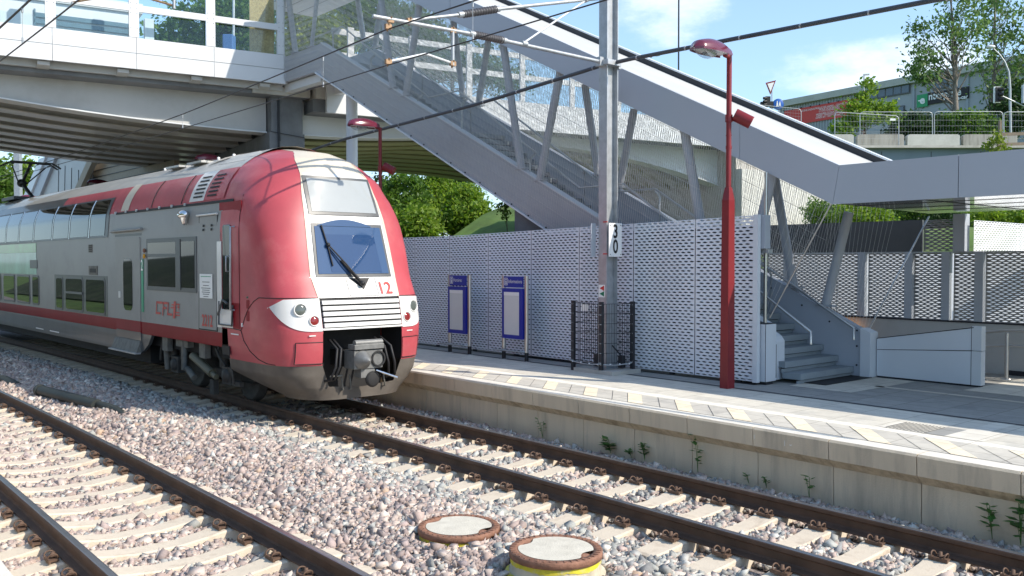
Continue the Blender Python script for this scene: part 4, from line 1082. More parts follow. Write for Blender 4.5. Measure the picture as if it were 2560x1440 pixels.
# longitudinal girders
def girder(D, B0, B1, w, m, fl):
    Bs = np.linspace(B0, B1, 24); b = MB()
    prof = lambda B: [(D, 7.6), (D, zb(B)+.045), (D-.10, zb(B)+.04), (D-.10, zb(B)), (D+w+.06, zb(B)), (D+w+.06, zb(B)+.04), (D+w, zb(B)+.045), (D+w, 7.6)]
    G = np.array([[bd(B, d, z) for d, z in prof(B)] for B in Bs])
    b.grid(G, 0, False, flip=True, mfun=lambda i, j: 1 if fl and j in (1, 2) else 0)
    for B in (B0, B1): b.add([bd(B, d, z) for d, z in prof(B)], [tuple(range(8))])
    b.build('girder', [m, M['white_paint']], BR)
girder(1.2, -24, -.28, .5, M['girder'], True)
for k in range(1, 8): girder(1.2 + 1.78*k, -24, -.28, .62, M['girder_d'], False)
girder(1.2, .78, 18.9, .5, M['white_paint'], True)
for k in range(1, 9): girder(1.2 + 1.5*k, .78, 18.9, .75, M['girder_green_refl'], False)
# right part of the deck edge, seen through the net of the stairway
b = MB(); bbox(b, 1.3, 20, -.02, .12, 7.10, 8.08); b.build('edge_beam', M['white_paint'], BR)
b = MB()
bbox(b, 1.5, 14.8, .02, .10, 9.60, 9.78); b.build('rail', M['white_paint'], BR)
b = MB(); bbox(b, 1.5, 14.8, .02, .10, 8.86, 9.04); b.build('rail', M['white_paint'], BR)
for B0 in np.arange(2.0, 14, 2.13):
    b = MB(); bbox(b, B0, B0+.2, -.03, .06, 8.08, 9.85); b.build('railing_post', M['white_paint'], BR)
    b = MB(); bbox(b, B0+.2, B0+2.13, .13, .145, 8.1, 9.7); b.build('glass_pane', M['pane'], BR)
for B0 in np.arange(-4.45-2.1*9, .1, 2.1):
    w = .26 if B0 < -.5 else .22
    b = MB(); bbox(b, B0, B0+w, -.005, .12, 8.74, 10.6)
    for z in (9.42, 9.55, 9.7, 9.0, 10.2):
        for q in (.05, w-.05): b.sphere(bd(B0+q, -.008, z), .014, .014, .014, mi=1, n=6, m=4)
    b.build('railing_post', [M['white_paint'], M['galv']], BR)
    if B0 < -.5:
        b = MB(); bbox(b, B0+w, B0+2.1, .0, .08, 9.47, 9.65); b.build('rail', M['white_paint'], BR)
        b = MB(); bbox(b, B0+w, B0+2.1, .13, .145, 8.74, 10.5); b.build('glass_pane', M['pane'], BR)
b = MB(); bbox(b, -3.95, -3.70, .55, .8, 8.6, 9.45); tag(b.build('white_bollard', M['white_paint']), 'short white box post behind the glass, right of the louvred cabin', 'post')
b = MB(); bbox(b, -1.02, -.28, .25, .29, 8.7, 10.9); tag(b.build('chipboard_panel', M['osb']), 'brown chipboard sheet standing behind the end of the bridge railing', 'panel')
# cabin with louvres on the deck
CB = thing('site_cabin', 'white cabin with blue grey louvres behind the glass railing on the bridge', 'cabin', tuple(bd(-10, 2, 8.5)))
b = MB(); bbox(b, -24, -4.0, 1.3, 3.6, 8.5, 9.92); bbox(b, -24, -3.9, 1.2, 3.7, 9.92, 10.02); bbox(b, -24, -3.9, 1.22, 3.7, 9.74, 9.77); b.build('body', M['white_paint'], CB)
def louvre(B0, B1):
    b = MB()
    for z0, z1 in ((9.28, 9.40), (9.10, 9.22), (8.92, 9.04), (8.55, 8.72)): bbox(b, B0, B1, 1.25, 1.295, z0, z1)
    bbox(b, B0, B0+.04, 1.25, 1.295, 8.55, 9.5)
    b.build('louvre', M['louvre'], CB)
for B0, B1 in ((-6.75, -4.1), (-11.2, -8.0), (-15.5, -12.5)): louvre(B0, B1)
# pier: cap beam and wall below
b = MB()
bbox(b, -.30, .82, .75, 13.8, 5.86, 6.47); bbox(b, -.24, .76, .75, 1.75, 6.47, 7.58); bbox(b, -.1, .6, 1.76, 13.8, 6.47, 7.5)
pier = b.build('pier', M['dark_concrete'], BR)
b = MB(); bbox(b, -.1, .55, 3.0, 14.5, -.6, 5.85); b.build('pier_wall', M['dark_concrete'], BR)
b = MB(); bbox(b, -.05, .0, .66, .745, 5.9, 7.5); b.tube([bd(.02, .70, 6.2), bd(-.02, .70, 7.55)], .012, 5); b.tube([bd(-.28, .69, 6.48), bd(.8, .69, 6.36)], .012, 5); b.build('cable', M['dark_steel'], BR)
b = MB()
bbox(b, -.9, .9, .4, 1.9, 7.585, 7.83); b.build('bearing_block', M['concrete'], BR)
# abutment of the right span
b = MB(); bbox(b, 18.9, 21, .1, 14.5, -.6, 7.1); b.build('abutment', M['concrete'], BR)

# ------------------------------------------------------------------ covered stairway
fU = (np.append(UV, 0), np.append(NV, 0), np.array((0, 0, 1.)))
M['clad'] = mat('stringer_cladding', (.42, .44, .48), .45, var=.04, vs=.6, dirt=(.34, .35, .38, .45), ds=.9, streak=True)
M['step'] = mat('grey_step', (.26, .30, .33), .6, var=.08, vs=3)
M['net'] = mat('steel_net', (.60, .60, .58), .45, .3, var=.05)
ST = thing('covered_stairway', 'grey covered stairway with slanting struts and wire net climbing from the platform to the bridge', 'stairway', tuple(un(0, 13.9, PZ)))
def ubox(b, U0, U1, N0, N1, z0, z1, mi=0):
    b.hexa([un(U0, N0, z0), un(U0, N1, z0), un(U1, N1, z0), un(U1, N0, z0)][::-1], [un(U0, N0, z1), un(U0, N1, z1), un(U1, N1, z1), un(U1, N0, z1)][::-1], mi)
def uprism(b, poly, N0, N1, mi=0):   # polygon in (U, z) pulled from N0 to N1
    b.prism([un(U, N0, z) for U, z in poly], np.append(NV*(N1-N0), 0), mi)
zt = lambda U: 1.315 + .49*U
ztf = lambda U: 1.53 + .487*U
zbm = lambda U: .45 + .49*U
# near stringer, landing parapet
b = MB()
uprism(b, [(.02, .46), (.02, zt(.02)), (14.95, 8.69), (17.9, 8.69), (17.9, 7.93), (15.28, 7.93), (.5, zbm(.5)), (.3, .46)], 12.93, 13.05)
b.build('near_stringer', M['clad'], ST)
b = MB(); uprism(b, [(.02, zt(.02)+.002), (14.95, 8.692), (14.95, 8.722), (.02, zt(.02)+.032)], 12.90, 13.10); b.build('stringer_cap', M['light_panel'], ST)
b = MB(); uprism(b, [(.5, zbm(.5)-.05), (15.28, 7.88), (15.28, 7.925), (.5, zbm(.5)-.005)], 12.89, 13.10)
for U in np.arange(1, 15.2, .55): b.box(un(U, 12.88, zbm(U)+.03), (.03, .02, .03), fU, 1)
b.build('lower_angle', [M['light_panel'], M['dark_steel']], ST)
b = MB(); uprism(b, [(-.75, .43), (-.75, ztf(-.75)), (14.95, ztf(14.95)), (17.9, 8.81), (17.9, 7.95), (15.3, 7.95), (.5, .5), (.4, .43)], 14.74, 14.90); b.build('far_stringer', M['grey_panel'], ST)
b = MB(); uprism(b, [(-.78, .43), (-.78, ztf(-.75)+.03), (-.60, ztf(-.6)+.03), (-.60, .43)], 14.70, 14.97); b.build('end_post', M['light_panel'], ST)
b = MB()
for U, z in ((-.52, .62), (-.52, .95), (-.52, 1.22), (.0, 1.35), (.55, 1.62), (1.2, 1.92)): b.sphere(un(U, 14.735, z), .018, .018, .018, mi=0, n=8, m=4)
b.build('fixing_bolts', M['dark_steel'], ST)
# flights
flights = [(-.45, .42, 3.90, 3.00), (5.1, 3.00, 9.2, 5.57), (10.4, 5.57, 14.6, 8.15)]
for U0, z0, U1, z1 in flights:
    b = MB(); n = 15; t = (U1-U0)/n; r = (z1-z0)/n
    for k in range(n):
        u = U0 + t*k; z = z0 + r*(k+1)
        ubox(b, u-.02, u+t+.03, 13.06, 14.73, z-.10, z, 0)
        ubox(b, u+.03, u+.06, 13.06, 14.73, z-r-.01, z-.118, 0)
        ubox(b, u+.045, u+.06, 13.06, 14.73, z-.125, z-.095, 1)
    b.build('flight_of_steps', [M['step'], M['black']], ST)
b = MB(); ubox(b, 3.90, 5.13, 13.06, 14.73, 2.88, 3.0); ubox(b, 9.2, 10.43, 13.06, 14.73, 5.45, 5.57); ubox(b, 14.6, 17.9, 13.06, 14.73, 8.02, 8.15); b.build('landing', M['step'], ST)
b = MB(); uprism(b, [(.6, zbm(.6)+.02), (15.3, 7.95), (17.9, 7.95), (17.9, 7.99), (15.25, 7.99), (.6, zbm(.6)+.07)], 13.055, 14.735)
for N in np.arange(13.3, 14.7, .28): uprism(b, [(15.3, 7.94), (17.9, 7.94), (17.9, 7.955), (15.3, 7.955)], N, N+.02, 1)
b.build('stair_soffit', [M['girder'], M['dark_steel']], ST)
b = MB(); ubox(b, 15.3, 20.2, 13.1, 13.35, 7.68, 7.92); ubox(b, 15.3, 17.9, 14.45, 14.7, 7.68, 7.92); b.build('landing_beam', M['white_paint'], ST)
b = MB(); b.lathe([(.165, PZ), (.165, 7.92)], tuple(un(14.4, 13.6, 0)), 20); b.build('column', M['light_panel'], ST)
b = MB(); uprism(b, [(4.7, PZ), (6.65, PZ), (6.65, 3.60), (4.7, 2.68)], 13.1, 14.65); b.build('support_wall', M['dark_concrete'], ST)
b = MB(); ubox(b, -.8, -.3, 13.25, 14.74, .426, .436); b.build('foot_grate', M['black'], ST)
# handrails
def handrail(N, side):
    b = MB(); h = .93
    P = [(-.55, .42+h-.28), (-.55, .42+h-.02), (3.90, 3.0+h), (5.1, 3.0+h), (9.2, 5.57+h), (10.4, 5.57+h), (14.6, 8.15+h), (16.5, 8.15+h)]
    P2 = [P[0], (-.55, .42+h-.08)] + [(u + (-.35 if side > 0 else 0), z) for u, z in P[2:]]
    b.tube([un(u, N, z) for u, z in P2], .022, 8)
    o = b.build('handrail', M['steel'], ST)
    for u in (1.2, 3.9, 6.1, 8.5, 10.3, 12.5, 14.5):
        b = MB()
        zr = float(np.interp(u, [p[0] for p in P2[2:]], [p[1] for p in P2[2:]])) if u > 3.5 else .42+h+.593*(u+.45)
        nn = N - side*.16
        b.bar(un(u, nn, zr-.95), un(u, nn, zr-.16), .05, .012, up=fU[0]); b.bar(un(u, nn, zr-.16), un(u, N, zr-.02), .05, .012, up=fU[0])
        b.build('baluster', M['galv'], o)
handrail(13.22, 1); handrail(14.58, -1)
# canopy: fascia, roof, soffit
cb = lambda U: 3.85 + .489*U
ct = lambda U: 4.49 + .489*U
b = MB()
UT, UB, UM = -1.25, -1.145, 14.95
for U0, U1 in ((.55, 8.6), (8.61, 14.95)):
    uprism(b, [(U0+.004, cb(U0)), (U1-.004, cb(U1)), (U1-.004, ct(U1)), (U0+.004, ct(U0))], 12.80, 12.84)
uprism(b, [(UB, cb(UB)), (.546, cb(.55)), (.546, ct(.55)), (UT, ct(UT))], 12.80, 12.84)
uprism(b, [(-3.02, cb(UB)), (UB-.006, cb(UB)), (UT-.006, ct(UT)), (-3.02, ct(UT))], 12.80, 12.84)
for U0 in np.arange(-3.03, -12, -2.6): uprism(b, [(U0-2.59, cb(UB)), (U0, cb(UB)), (U0, ct(UT)), (U0-2.59, ct(UT))], 12.80, 12.84)
b.build('canopy_fascia', M['grey_panel'], ST)
b = MB()
uprism(b, [(UT, ct(UT)-.02), (UM, ct(UM)-.02), (UM, ct(UM)), (UT, ct(UT))], 12.845, 14.72)
uprism(b, [(-12, ct(UT)-.02), (UT, ct(UT)-.02), (UT, ct(UT)), (-12, ct(UT))], 12.845, 17.0)
b.build('canopy_roof', M['roof_sheet'], ST)
b = MB(); uprism(b, [(UT, ct(UT)-.3), (UM, ct(UM)-.3), (UM, ct(UM)+.115), (UT, ct(UT)+.115)], 14.725, 14.80, 1); uprism(b, [(UT, ct(UT)+.118), (UM, ct(UM)+.118), (UM, ct(UM)+.15), (UT, ct(UT)+.15)], 14.71, 14.86, 0)
b.build('roof_kerb', [M['light_panel'], M['dark_steel']], ST)  # near-black inner face: the kerb's shade is put into its colour
b = MB()
q = lambda U, N: cb(U)+.012 - .225*(N-12.845)
c0, c1, c2, c3 = un(UB, 12.845, q(UB, 12.845)), un(UM, 12.845, q(UM, 12.845)), un(UM, 15.35, q(UM, 15.35)), un(-.93, 15.35, 3.31)  # far side carried past the roof edge, unseen, to shade the steps
b.add([c0, c1, c2, c3, un(UM, 14.9, ct(UM)), un(-.93, 14.9, ct(-.93))], [(0, 1, 2), (0, 2, 3), (3, 2, 4, 5)], 0)
b.build('canopy_soffit', M['grey_panel'], ST)
M['mirror_soffit'] = mat('polished_soffit', (.50, .50, .49), .10, .75, var=.05, vs=2)
b = MB()
zs_ = cb(UB)+.02
b.add([un(-12, 12.845, zs_), un(UB-.02, 12.845, zs_), un(-.70, 17.0, zs_), un(-12, 17.0, zs_)], [(0, 1, 2, 3)], 0)
b.add([un(-.70, 17.0, zs_), un(-12, 17.0, zs_), un(-12, 17.0, ct(UT)-.03), un(-.70, 17.0, ct(UT)-.03)], [(0, 1, 2, 3)], 1)
b.add([un(UB-.02, 12.845, zs_), un(-.70, 17.0, zs_), un(-.70, 17.0, ct(UT)-.03), un(UB-.02, 12.845, ct(UT)-.03)], [(0, 1, 2, 3)], 1)
for N in (13.8, 14.85, 15.9): b.bar(un(-12, N, zs_-.004), un(-.95, N, zs_-.004), .012, .006, 2)
for U in (-2.4, -4.4, -6.4): b.bar(un(U, 12.86, zs_-.004), un(U, 16.98, zs_-.004), .012, .006, 2)
b.build('flat_canopy_soffit', [M['mirror_soffit'], M['light_panel'], M['black']], ST)
# landing roof at the top end
b = MB()
b.hexa([un(14.9, 12.85, 10.75), un(14.9, 15.2, 10.75), un(19.5, 15.2, 10.75), un(19.5, 12.85, 10.75)][::-1], [un(14.9, 12.85, 11.0), un(14.9, 15.2, 11.0), un(19.5, 15.2, 11.0), un(19.5, 12.85, 11.0)][::-1])
for N in (13.3, 13.9, 14.5): b.bar(un(14.95, N, 10.745), un(19.4, N, 10.745), .015, .006, 1)
b.build('landing_roof', [M['light_panel'], M['dark_steel']], ST)
# struts
def strut(Ub, zb_, Ut, zt_, N, r=.085):
    b = MB(); b.tube([un(Ub, N, zb_), un(Ut, N, zt_)], r, 14); b.box(un(Ub, N, zb_+.01), (.34, .16, .03), fU); b.build('strut', M['clad'], ST)
for c in (11.0, 5.98, .93):
    for s in (-1, 1): strut(c + .29*s, zt(c+.29*s)+.03, c + .93*s, cb(c+.93*s)+.06, 12.97)
strut(15.6, 8.7, 15.05, 10.8, 12.97, .06); strut(16.6, 8.7, 17.1, 10.8, 12.97); strut(17.7, 8.7, 17.3, 10.8, 12.97)
for c in (10.41, 5.44, .45, 15.4):
    for s in (-1, 1): strut(c + .32*s, ztf(c+.32*s)+.02, c + .75*s, min(10.8, 3.42+.489*(c+.75*s)), 14.82)
# wire net on both sides: steep crossing wires
def net(N, U0, U1, lowf, highf, name, sp_=.050):
    b = MB(); r = .0034
    def wire(p, q):
        d = (q-p)/np.linalg.norm(q-p); x = np.array((*NV, 0.)); y = np.cross(d, x)
        vs = [e + r*(math.cos(a)*x + math.sin(a)*y) for e in (p, q) for a in (0, 2.094, 4.189)]
        b.add(vs, [(0, 1, 4, 3), (1, 2, 5, 4), (2, 0, 3, 5)])
    for s in (-1, 1):
        for U in np.arange(U0, U1, sp_):
            du = s*.42; lo = lowf(U); hi = highf(U+du)
            if hi-lo < .1: continue
            wire(un(U, N+.004*s, lo), un(U+du, N+.004*s, hi))
    for k in np.arange(.12, 3.0, .34):
        wire(un(U0, N, lowf(U0)+k), un(U1, N, lowf(U1)+k))
    return b.build(name, M['net'], ST)
net(12.88, 1.2, 14.9, lambda U: zbm(U)+.02, lambda U: cb(U)+.02, 'near_net'); net(14.93, .2, 14.9, lambda U: ztf(U)+.03, lambda U: 3.42+.489*U, 'far_net')
net(12.885, 14.9, 17.8, lambda U: 7.95, lambda U: 10.75, 'near_net')
b = MB()
b.tube([un(-.09, 12.75, 1.50), un(-1.12, 12.83, 3.32)], .012, 6); b.build('edge_cable', M['steel'], ST)
b = MB(); b.tube([un(-.62, 14.93, 1.2), un(-.75, 16.9, 3.25)], .016, 6); b.build('edge_cable', M['steel'], ST); b = MB()
for k in range(16):                  # fan of net wires at the open end
    t = k/15; b.tube([un(-.09 + .9*t, 12.76, 1.5 + .35*t), un(-1.05 + 2.0*t, 12.83, 3.34 + .97*t)], .003, 3, cap=False)
b.build('end_net', M['net'], ST); b = MB()
for k in range(16):
    t = k/15; b.tube([un(-.60+.8*t, 14.93, 1.2 + .38*t), un(-.75+1.3*t, 15.6, 3.3 + .3*t)], .003, 3, cap=False)
b.build('end_net', M['net'], ST)
b = MB(); b.tube([un(0, 12.75, 1.40), un(0, 12.75, 3.86)], .028, 10); b.build('thin_post', M['steel'], ST)
# foot of the near side: clad pillar and the rounded rail end
FP = thing('clad_pillar', 'pale metal clad pillar at the foot of the stairway, with the thin steel post rising from it', 'pillar', tuple(un(0, 12.7, PZ)))
b = MB(); ubox(b, -.14, .30, 12.56, 12.86, .47, 1.40); o = b.build('cladding', M['light_panel'], FP); bevel(o, .004, 1)
b = MB(); ubox(b, -.13, .29, 12.57, 12.85, 1.40, 1.412); ubox(b, -.143, -.136, 12.557, 12.563, .47, 1.40); ubox(b, -.12, .25, 12.6, 12.8, .42, .47); b.build('joint', M['black_joint'], FP)
RE = thing('rail_end_box', 'rounded pale metal housing with a dark recess at the end of the near handrail wall', 'housing', tuple(un(0, 13.1, PZ)))
b = MB(); uprism(b, [(-.06, .46), (-.06, 1.10), (.0, 1.18), (.4, 1.42), (.6, 1.4), (.6, .46)], 12.98, 13.24); o = b.build('shell', M['light_panel'], RE); bevel(o, .012, 2)
b = MB(); ubox(b, -.063, -.05, 12.975, 12.99, .50, 1.05); ubox(b, -.05, .3, 12.93, 12.982, .50, 1.05); b.build('recess', M['black'], RE)

# ------------------------------------------------------------------ perforated sheet
M['perf'] = mat('perforated_sheet', (.74, .75, .79), .42, var=.05, vs=.8, spec=.4, dirt=(.60, .60, .62, .5), ds=.7, streak=True)
M['perf_g'] = mat('perforated_sheet_grey', (.24, .24, .24), .42, .1, var=.05, vs=1.0)
def perf(b, w, h, nx, ny, fn, hw=.40, hh=.235, bulge=.010, mi=0):
    """sheet w x h with ny staggered rows of lens-shaped holes; fn(x, y, out) -> point"""
    cw, ch = w/nx, h/ny
    a, c = cw*hw, ch*hh*1.0
    for r in range(ny):
        y = (r+.5)*ch; off = .5*cw if r % 2 else 0
        n = nx-1 if r % 2 else nx
        if r % 2:
            for x0, x1 in ((0, off), (w-off, w)): b.add([fn(x0, y-ch/2, 0), fn(x1, y-ch/2, 0), fn(x1, y+ch/2, 0), fn(x0, y+ch/2, 0)], [(0, 1, 2, 3)], mi)
        for k in range(n):
            x = off + (k+.5)*cw
            P = [(-cw/2, 0, 0), (-cw/2, ch/2, 0), (-.2*cw, ch/2, 0), (.2*cw, ch/2, 0), (cw/2, ch/2, 0), (cw/2, 0, 0), (cw/2, -ch/2, 0), (.2*cw, -ch/2, 0), (-.2*cw, -ch/2, 0), (-cw/2, -ch/2, 0),
                 (-a, 0, 0), (-a*.30, c, bulge), (a*.30, c, bulge), (a, 0, 0), (a*.30, -c, -bulge*.7), (-a*.30, -c, -bulge*.7)]
            b.add([fn(x+p, y+q, o) for p, q, o in P], [(0, 10, 11, 2, 1), (2, 11, 12, 3), (3, 12, 13, 5, 4), (5, 13, 14, 7, 6), (7, 14, 15, 8), (8, 15, 10, 0, 9)], mi)
WLL = thing('perforated_screen_wall', 'long pale screen wall of perforated metal panels standing along the platform', 'screen wall', tuple(un(4, 12.48, PZ)))
ztop = lambda U: 3.0 + .155*max(0, (8.24-U))/8.24
for k in range(9):
    U0 = 1.22 + 1.40*(k-1) if k else 0.03
    U1 = U0 + (1.40 if k else 1.19) - .016
    z1 = ztop((U0+U1)/2); b = MB()
    perf(b, U1-U0, z1-.47, 11 if k else 9, 50, lambda x, y, o: un(U1-x, 12.48-o, .47 + y/(z1-.47)*(ztop(U1-x)-.47)))
    b.build('perforated_panel', M['perf'], WLL)
b = MB(); ubox(b, -.06, .026, 12.44, 12.52, .46, 3.165); b.build('end_strip', M['light_panel'], WLL)
b = MB(); ubox(b, .0, 12.5, 12.56, 12.60, .50, 2.98); b.build('backing', M['dark_steel'], WLL)
b = MB()
for U in np.arange(.3, 12.5, 1.4): ubox(b, U, U+.08, 12.5, 12.56, .425, 2.9)
ubox(b, 0, 12.5, 12.50, 12.555, .60, .66)
b.build('frame', M['dark_steel'], WLL)
b = MB(); ubox(b, -.12, .05, 12.54, 12.70, 2.62, 3.16, 0); ubox(b, -.15, .05, 12.6, 12.72, 2.55, 2.61, 1); b.build('bracket', [M['grey_panel'], M['galv']], WLL)
b = MB(); ubox(b, .0, 12.5, 12.45, 12.62, .424, .43); b.build('base_gap', M['black'], WLL)

# ------------------------------------------------------------------ low parapet and screens of the underpass
PA = thing('underpass_parapet', 'low white panelled parapet with a sloping top beside the foot of the stairs', 'parapet', tuple(un(-1.6, 14.95, PZ)))
b = MB()
def quadwall(b, U0, U1, za0, za1, zb0, zb1, N0, N1, mi=0): uprism(b, [(U0, za0), (U1, za1), (U1, zb1), (U0, zb0)], N0, N1, mi)
quadwall(b, -2.36, -.80, .45, .45, .985, .895, 14.90, 15.04); quadwall(b, -2.36, -.80, 1.0, .905, 1.355, 1.085, 14.90, 15.04)
b.build('panel', M['light_panel'], PA)
b = MB(); ubox(b, -2.52, -2.372, 14.895, 15.05, .45, .99); ubox(b, -2.52, -2.372, 14.895, 15.05, 1.0, 1.385); b.build('end_panel', M['white_paint'], PA)
b = MB(); ubox(b, -2.372, -2.362, 14.898, 15.04, .45, 1.38); quadwall(b, -2.40, -.80, 1.357, 1.087, 1.372, 1.10, 14.895, 15.05); ubox(b, -2.5, -.8, 14.92, 15.03, .42, .45); quadwall(b, -2.36, -.8, .985, .895, 1.0, .905, 14.905, 15.03)
b.build('joint', M['black_joint'], PA)
SCN = thing('underpass_screen', 'grey perforated screens on posts above a dark wall, closing in the underpass stairs', 'screen wall', tuple(un(-1, 17, PZ)))
b = MB(); ubox(b, -12, 4.5, 17.0, 17.2, .42, 1.30); b.build('base_wall', M['girder'], SCN)
b = MB(); ubox(b, -12, 4.5, 16.97, 17.22, 1.302, 1.33); ubox(b, -12, -2.15, 16.93, 17.0, .42, .50); b.build('capping', M['black_joint'], SCN)
for U0, U1, ds_ in ((.72, 2.2, 0), (-.26, .52, 1), (-.94, -.40, 1), (-1.55, -1.14, 1), (-3.2, -1.7, 1), (-4.9, -3.4, 1), (-6.6, -5.1, 1), (2.4, 3.9, 0)):
    b = MB(); w = U1-U0
    perf(b, w, 1.26, max(3, round(w/.135)), 34, lambda x, y, o: un(U1-x, 17.08-o, 1.335+y), hw=.40, hh=.27)
    b.build('perforated_panel', M['perf_g'], SCN)
for U in (.62, -.33, -1.03, -1.62, -3.3, -5.0, 2.3):
    b = MB(); ubox(b, U-.075, U+.075, 16.98, 17.1, 1.33, 2.6); b.build('post', M['grey_panel'], SCN)
b = MB(); ubox(b, -.58, 4.5, 17.0, 17.06, 2.60, 3.20); b.build('solid_fascia', mat('dark_grey_fascia', (.075, .08, .085), .5), SCN)
b = MB(); perf(b, .58, .58, 4, 15, lambda x, y, o: un(-.60-x, 17.03-o, 2.61+y), hw=.38, hh=.26); b.build('upper_perforated_panel', M['perf_g'], SCN)
b = MB(); ubox(b, -1.40, -1.19, 16.9, 17.1, 2.6, 3.28); b.build('post', M['grey_panel'], SCN)
b = MB(); ubox(b, -12, 4.5, 17.0, 17.1, 2.57, 2.60); b.build('rail', M['galv'], SCN)
for N0 in (17.05, 19.05, 21.05, 23.05):
    b = MB(); perf(b, 2.0, .60, 16, 15, lambda x, y, o: un(-1.5-o, N0+x, 2.56+y), hw=.38, hh=.27, bulge=.016); b.build('upper_perforated_panel', M['perf'], SCN)
b = MB()
for k in range(5): b.tube([un(.62+.14*k, 16.85, 1.10), un(.74+.14*k, 16.85, 1.10)], .05, 8)
b.build('wall_lamp', emit('warm_lamp', (1.0, .50, .16), 1.6), SCN)
RA = thing('ramp_handrail', 'stainless steel handrail on a round post at the right edge, behind the low parapet', 'handrail', tuple(un(-2.37, 16.3, PZ)))
b = MB(); b.tube([un(-2.37, 16.3, PZ), un(-2.37, 16.3, 1.20)], .032, 10); b.lathe([(.08, 0), (.08, .012), (.03, .02)], tuple(un(-2.37, 16.3, PZ)), 12); b.build('post', M['steel'], RA)
b = MB(); b.tube([un(-1.7, 16.3, 1.15), un(-2.3, 16.3, 1.24), un(-2.8, 16.3, 1.26), un(-5, 16.3, 1.30)], .022, 8); b.build('rail', M['steel'], RA)
b = MB(); b.tube([un(-1.7, 16.3, .93), un(-2.37, 16.3, .99), un(-5, 16.3, 1.05)], .02, 8); b.build('rail', M['steel'], RA)

b = MB(); b.hexa([bd(18.9, -.25, -.6), bd(27.5, -.25, -.6), bd(27.5, .1, -.6), bd(18.9, .1, -.6)], [bd(18.9, -.25, 6.25), bd(27.5, -.25, 6.0), bd(27.5, .1, 6.0), bd(18.9, .1, 6.25)])
tag(b.build('wing_wall', mat('pale_concrete', (.60, .59, .55), .85, var=.1, vs=1.2, dirt=(.42, .40, .37, .5), ds=.8)), 'pale concrete wing wall seen through the net under the canopy', 'wall')
b = MB(); A, B_ = un(3.4, 18.0, 0), un(-.85, 22.5, 0)  # added wall, turned to the sun so the screen holes look bright
d_ = (B_-A)/np.linalg.norm(B_-A); n_ = np.array((d_[1], -d_[0], 0))
for k in range(4):
    p, q = A + (B_-A)*k/4, A + (B_-A)*(k+1)/4 - d_*.02
    b.hexa([p + (0, 0, .3), q + (0, 0, .3), q - n_*.1 + (0, 0, .3), p - n_*.1 + (0, 0, .3)], [p + (0, 0, 2.6), q + (0, 0, 2.6), q - n_*.1 + (0, 0, 2.6), p - n_*.1 + (0, 0, 2.6)])
tag(b.build('added_sunlit_wall', M['light_panel']), 'white panel wall added behind the perforated screens, angled to catch the sun', 'wall')
# ================================================================== PLATFORM FURNITURE AND OVERHEAD LINE
# ---- catenary mast
MA = thing('catenary_mast', 'tall grey steel mast of rolled section rising out of the wire cage on the platform', 'mast', tuple(un(2.75, 11.95, PZ)))
b = MB(); mc = un(2.75, 11.95, 0)
def mbox(du, dn, w, d, z0, z1, mi=0): b.box(un(2.75+du, 11.95+dn, (z0+z1)/2), (w, d, z1-z0), fU, mi)
mbox(0, -.135, .20, .018, .5, 9.2); mbox(0, .135, .20, .018, .5, 9.2); mbox(0, 0, .014, .252, .5, 9.2); mbox(0, 0, .34, .42, .47, .50)
b.build('column', M['galv'], MA)
b = MB(); mbox(-.02, -.03, .30, .34, 5.90, 5.99); mbox(.02, -.2, .12, .12, 5.88, 6.04); mbox(-.1, .16, .06, .06, 5.86, 5.96)
b.build('clamp', M['galv'], MA)
b = MB()
for z in (3.12, 2.55): b.box(un(2.68, 11.80, z), (.10, .012, .02), fU)
b.build('red_marks', M['t_decal_red'], MA)
b = MB(); b.box(un(2.75, 11.93, .45), (.95, .75, .08), fU); b.build('footing', M['concrete'], MA)
# number plate, arrow plate
NP = thing('distance_plate', 'white plate with the black figures 3 and 0, one above the other, on the mast', 'sign', tuple(un(2.60, 11.97, 2.8)))
npf = lambda x, y: un(2.585 - .10*x, 11.965 + x*1.0, 2.80 + y)
b = MB(); hw, hh = .15, .30
b.hexa([npf(-hw, -hh), npf(hw, -hh), npf(hw, -hh)+np.append(UV*.012, 0), npf(-hw, -hh)+np.append(UV*.012, 0)], [npf(-hw, hh), npf(hw, hh), npf(hw, hh)+np.append(UV*.012, 0), npf(-hw, hh)+np.append(UV*.012, 0)])
b.build('plate', M['white_plate'], NP)
b = MB(); npt = lambda x, y: npf(x, y) - np.append(UV*.004, 0)
text_on(b, '3', .34, lambda x, y: npt(x, y+.14), sx=.72, bold=.008); text_on(b, '0', .34, lambda x, y: npt(x, y-.13), sx=.72, bold=.008)
for x in (-.12, .12):
    for y in (-.26, .26): b.sphere(npt(x, y), .008, .008, .008, n=6, m=4)
b.build('figures', M['ink'], NP)
b = MB(); b.box(un(2.92, 11.74, 2.80), (.02, .12, .60), fU); tag(b.build('blank_plate', M['grey_panel']), 'narrow grey back of a plate on the left side of the mast', 'sign')
AP = thing('arrow_plate', 'small white plate with a red and a green arrow on the mast', 'sign', tuple(un(2.76, 11.80, 1.9)))
apf = lambda x, y: un(2.765 - x, 11.803, 1.885 + y)
b = MB(); b.box(un(2.765, 11.808, 1.885), (.155, .008, .225), fU); b.build('plate', M['white_plate'], AP)
b = MB(); b.add([apf(-.055, .05), apf(.06, .0), apf(.06, .10)], [(0, 1, 2)]); b.build('red_arrow', M['t_decal_red'], AP)
b = MB(); b.add([apf(-.055, -.05), apf(.06, -.10), apf(.06, -.0)], [(0, 1, 2)]); b.build('green_arrow', mat('green_arrow', (.01, .16, .08), .5), AP)
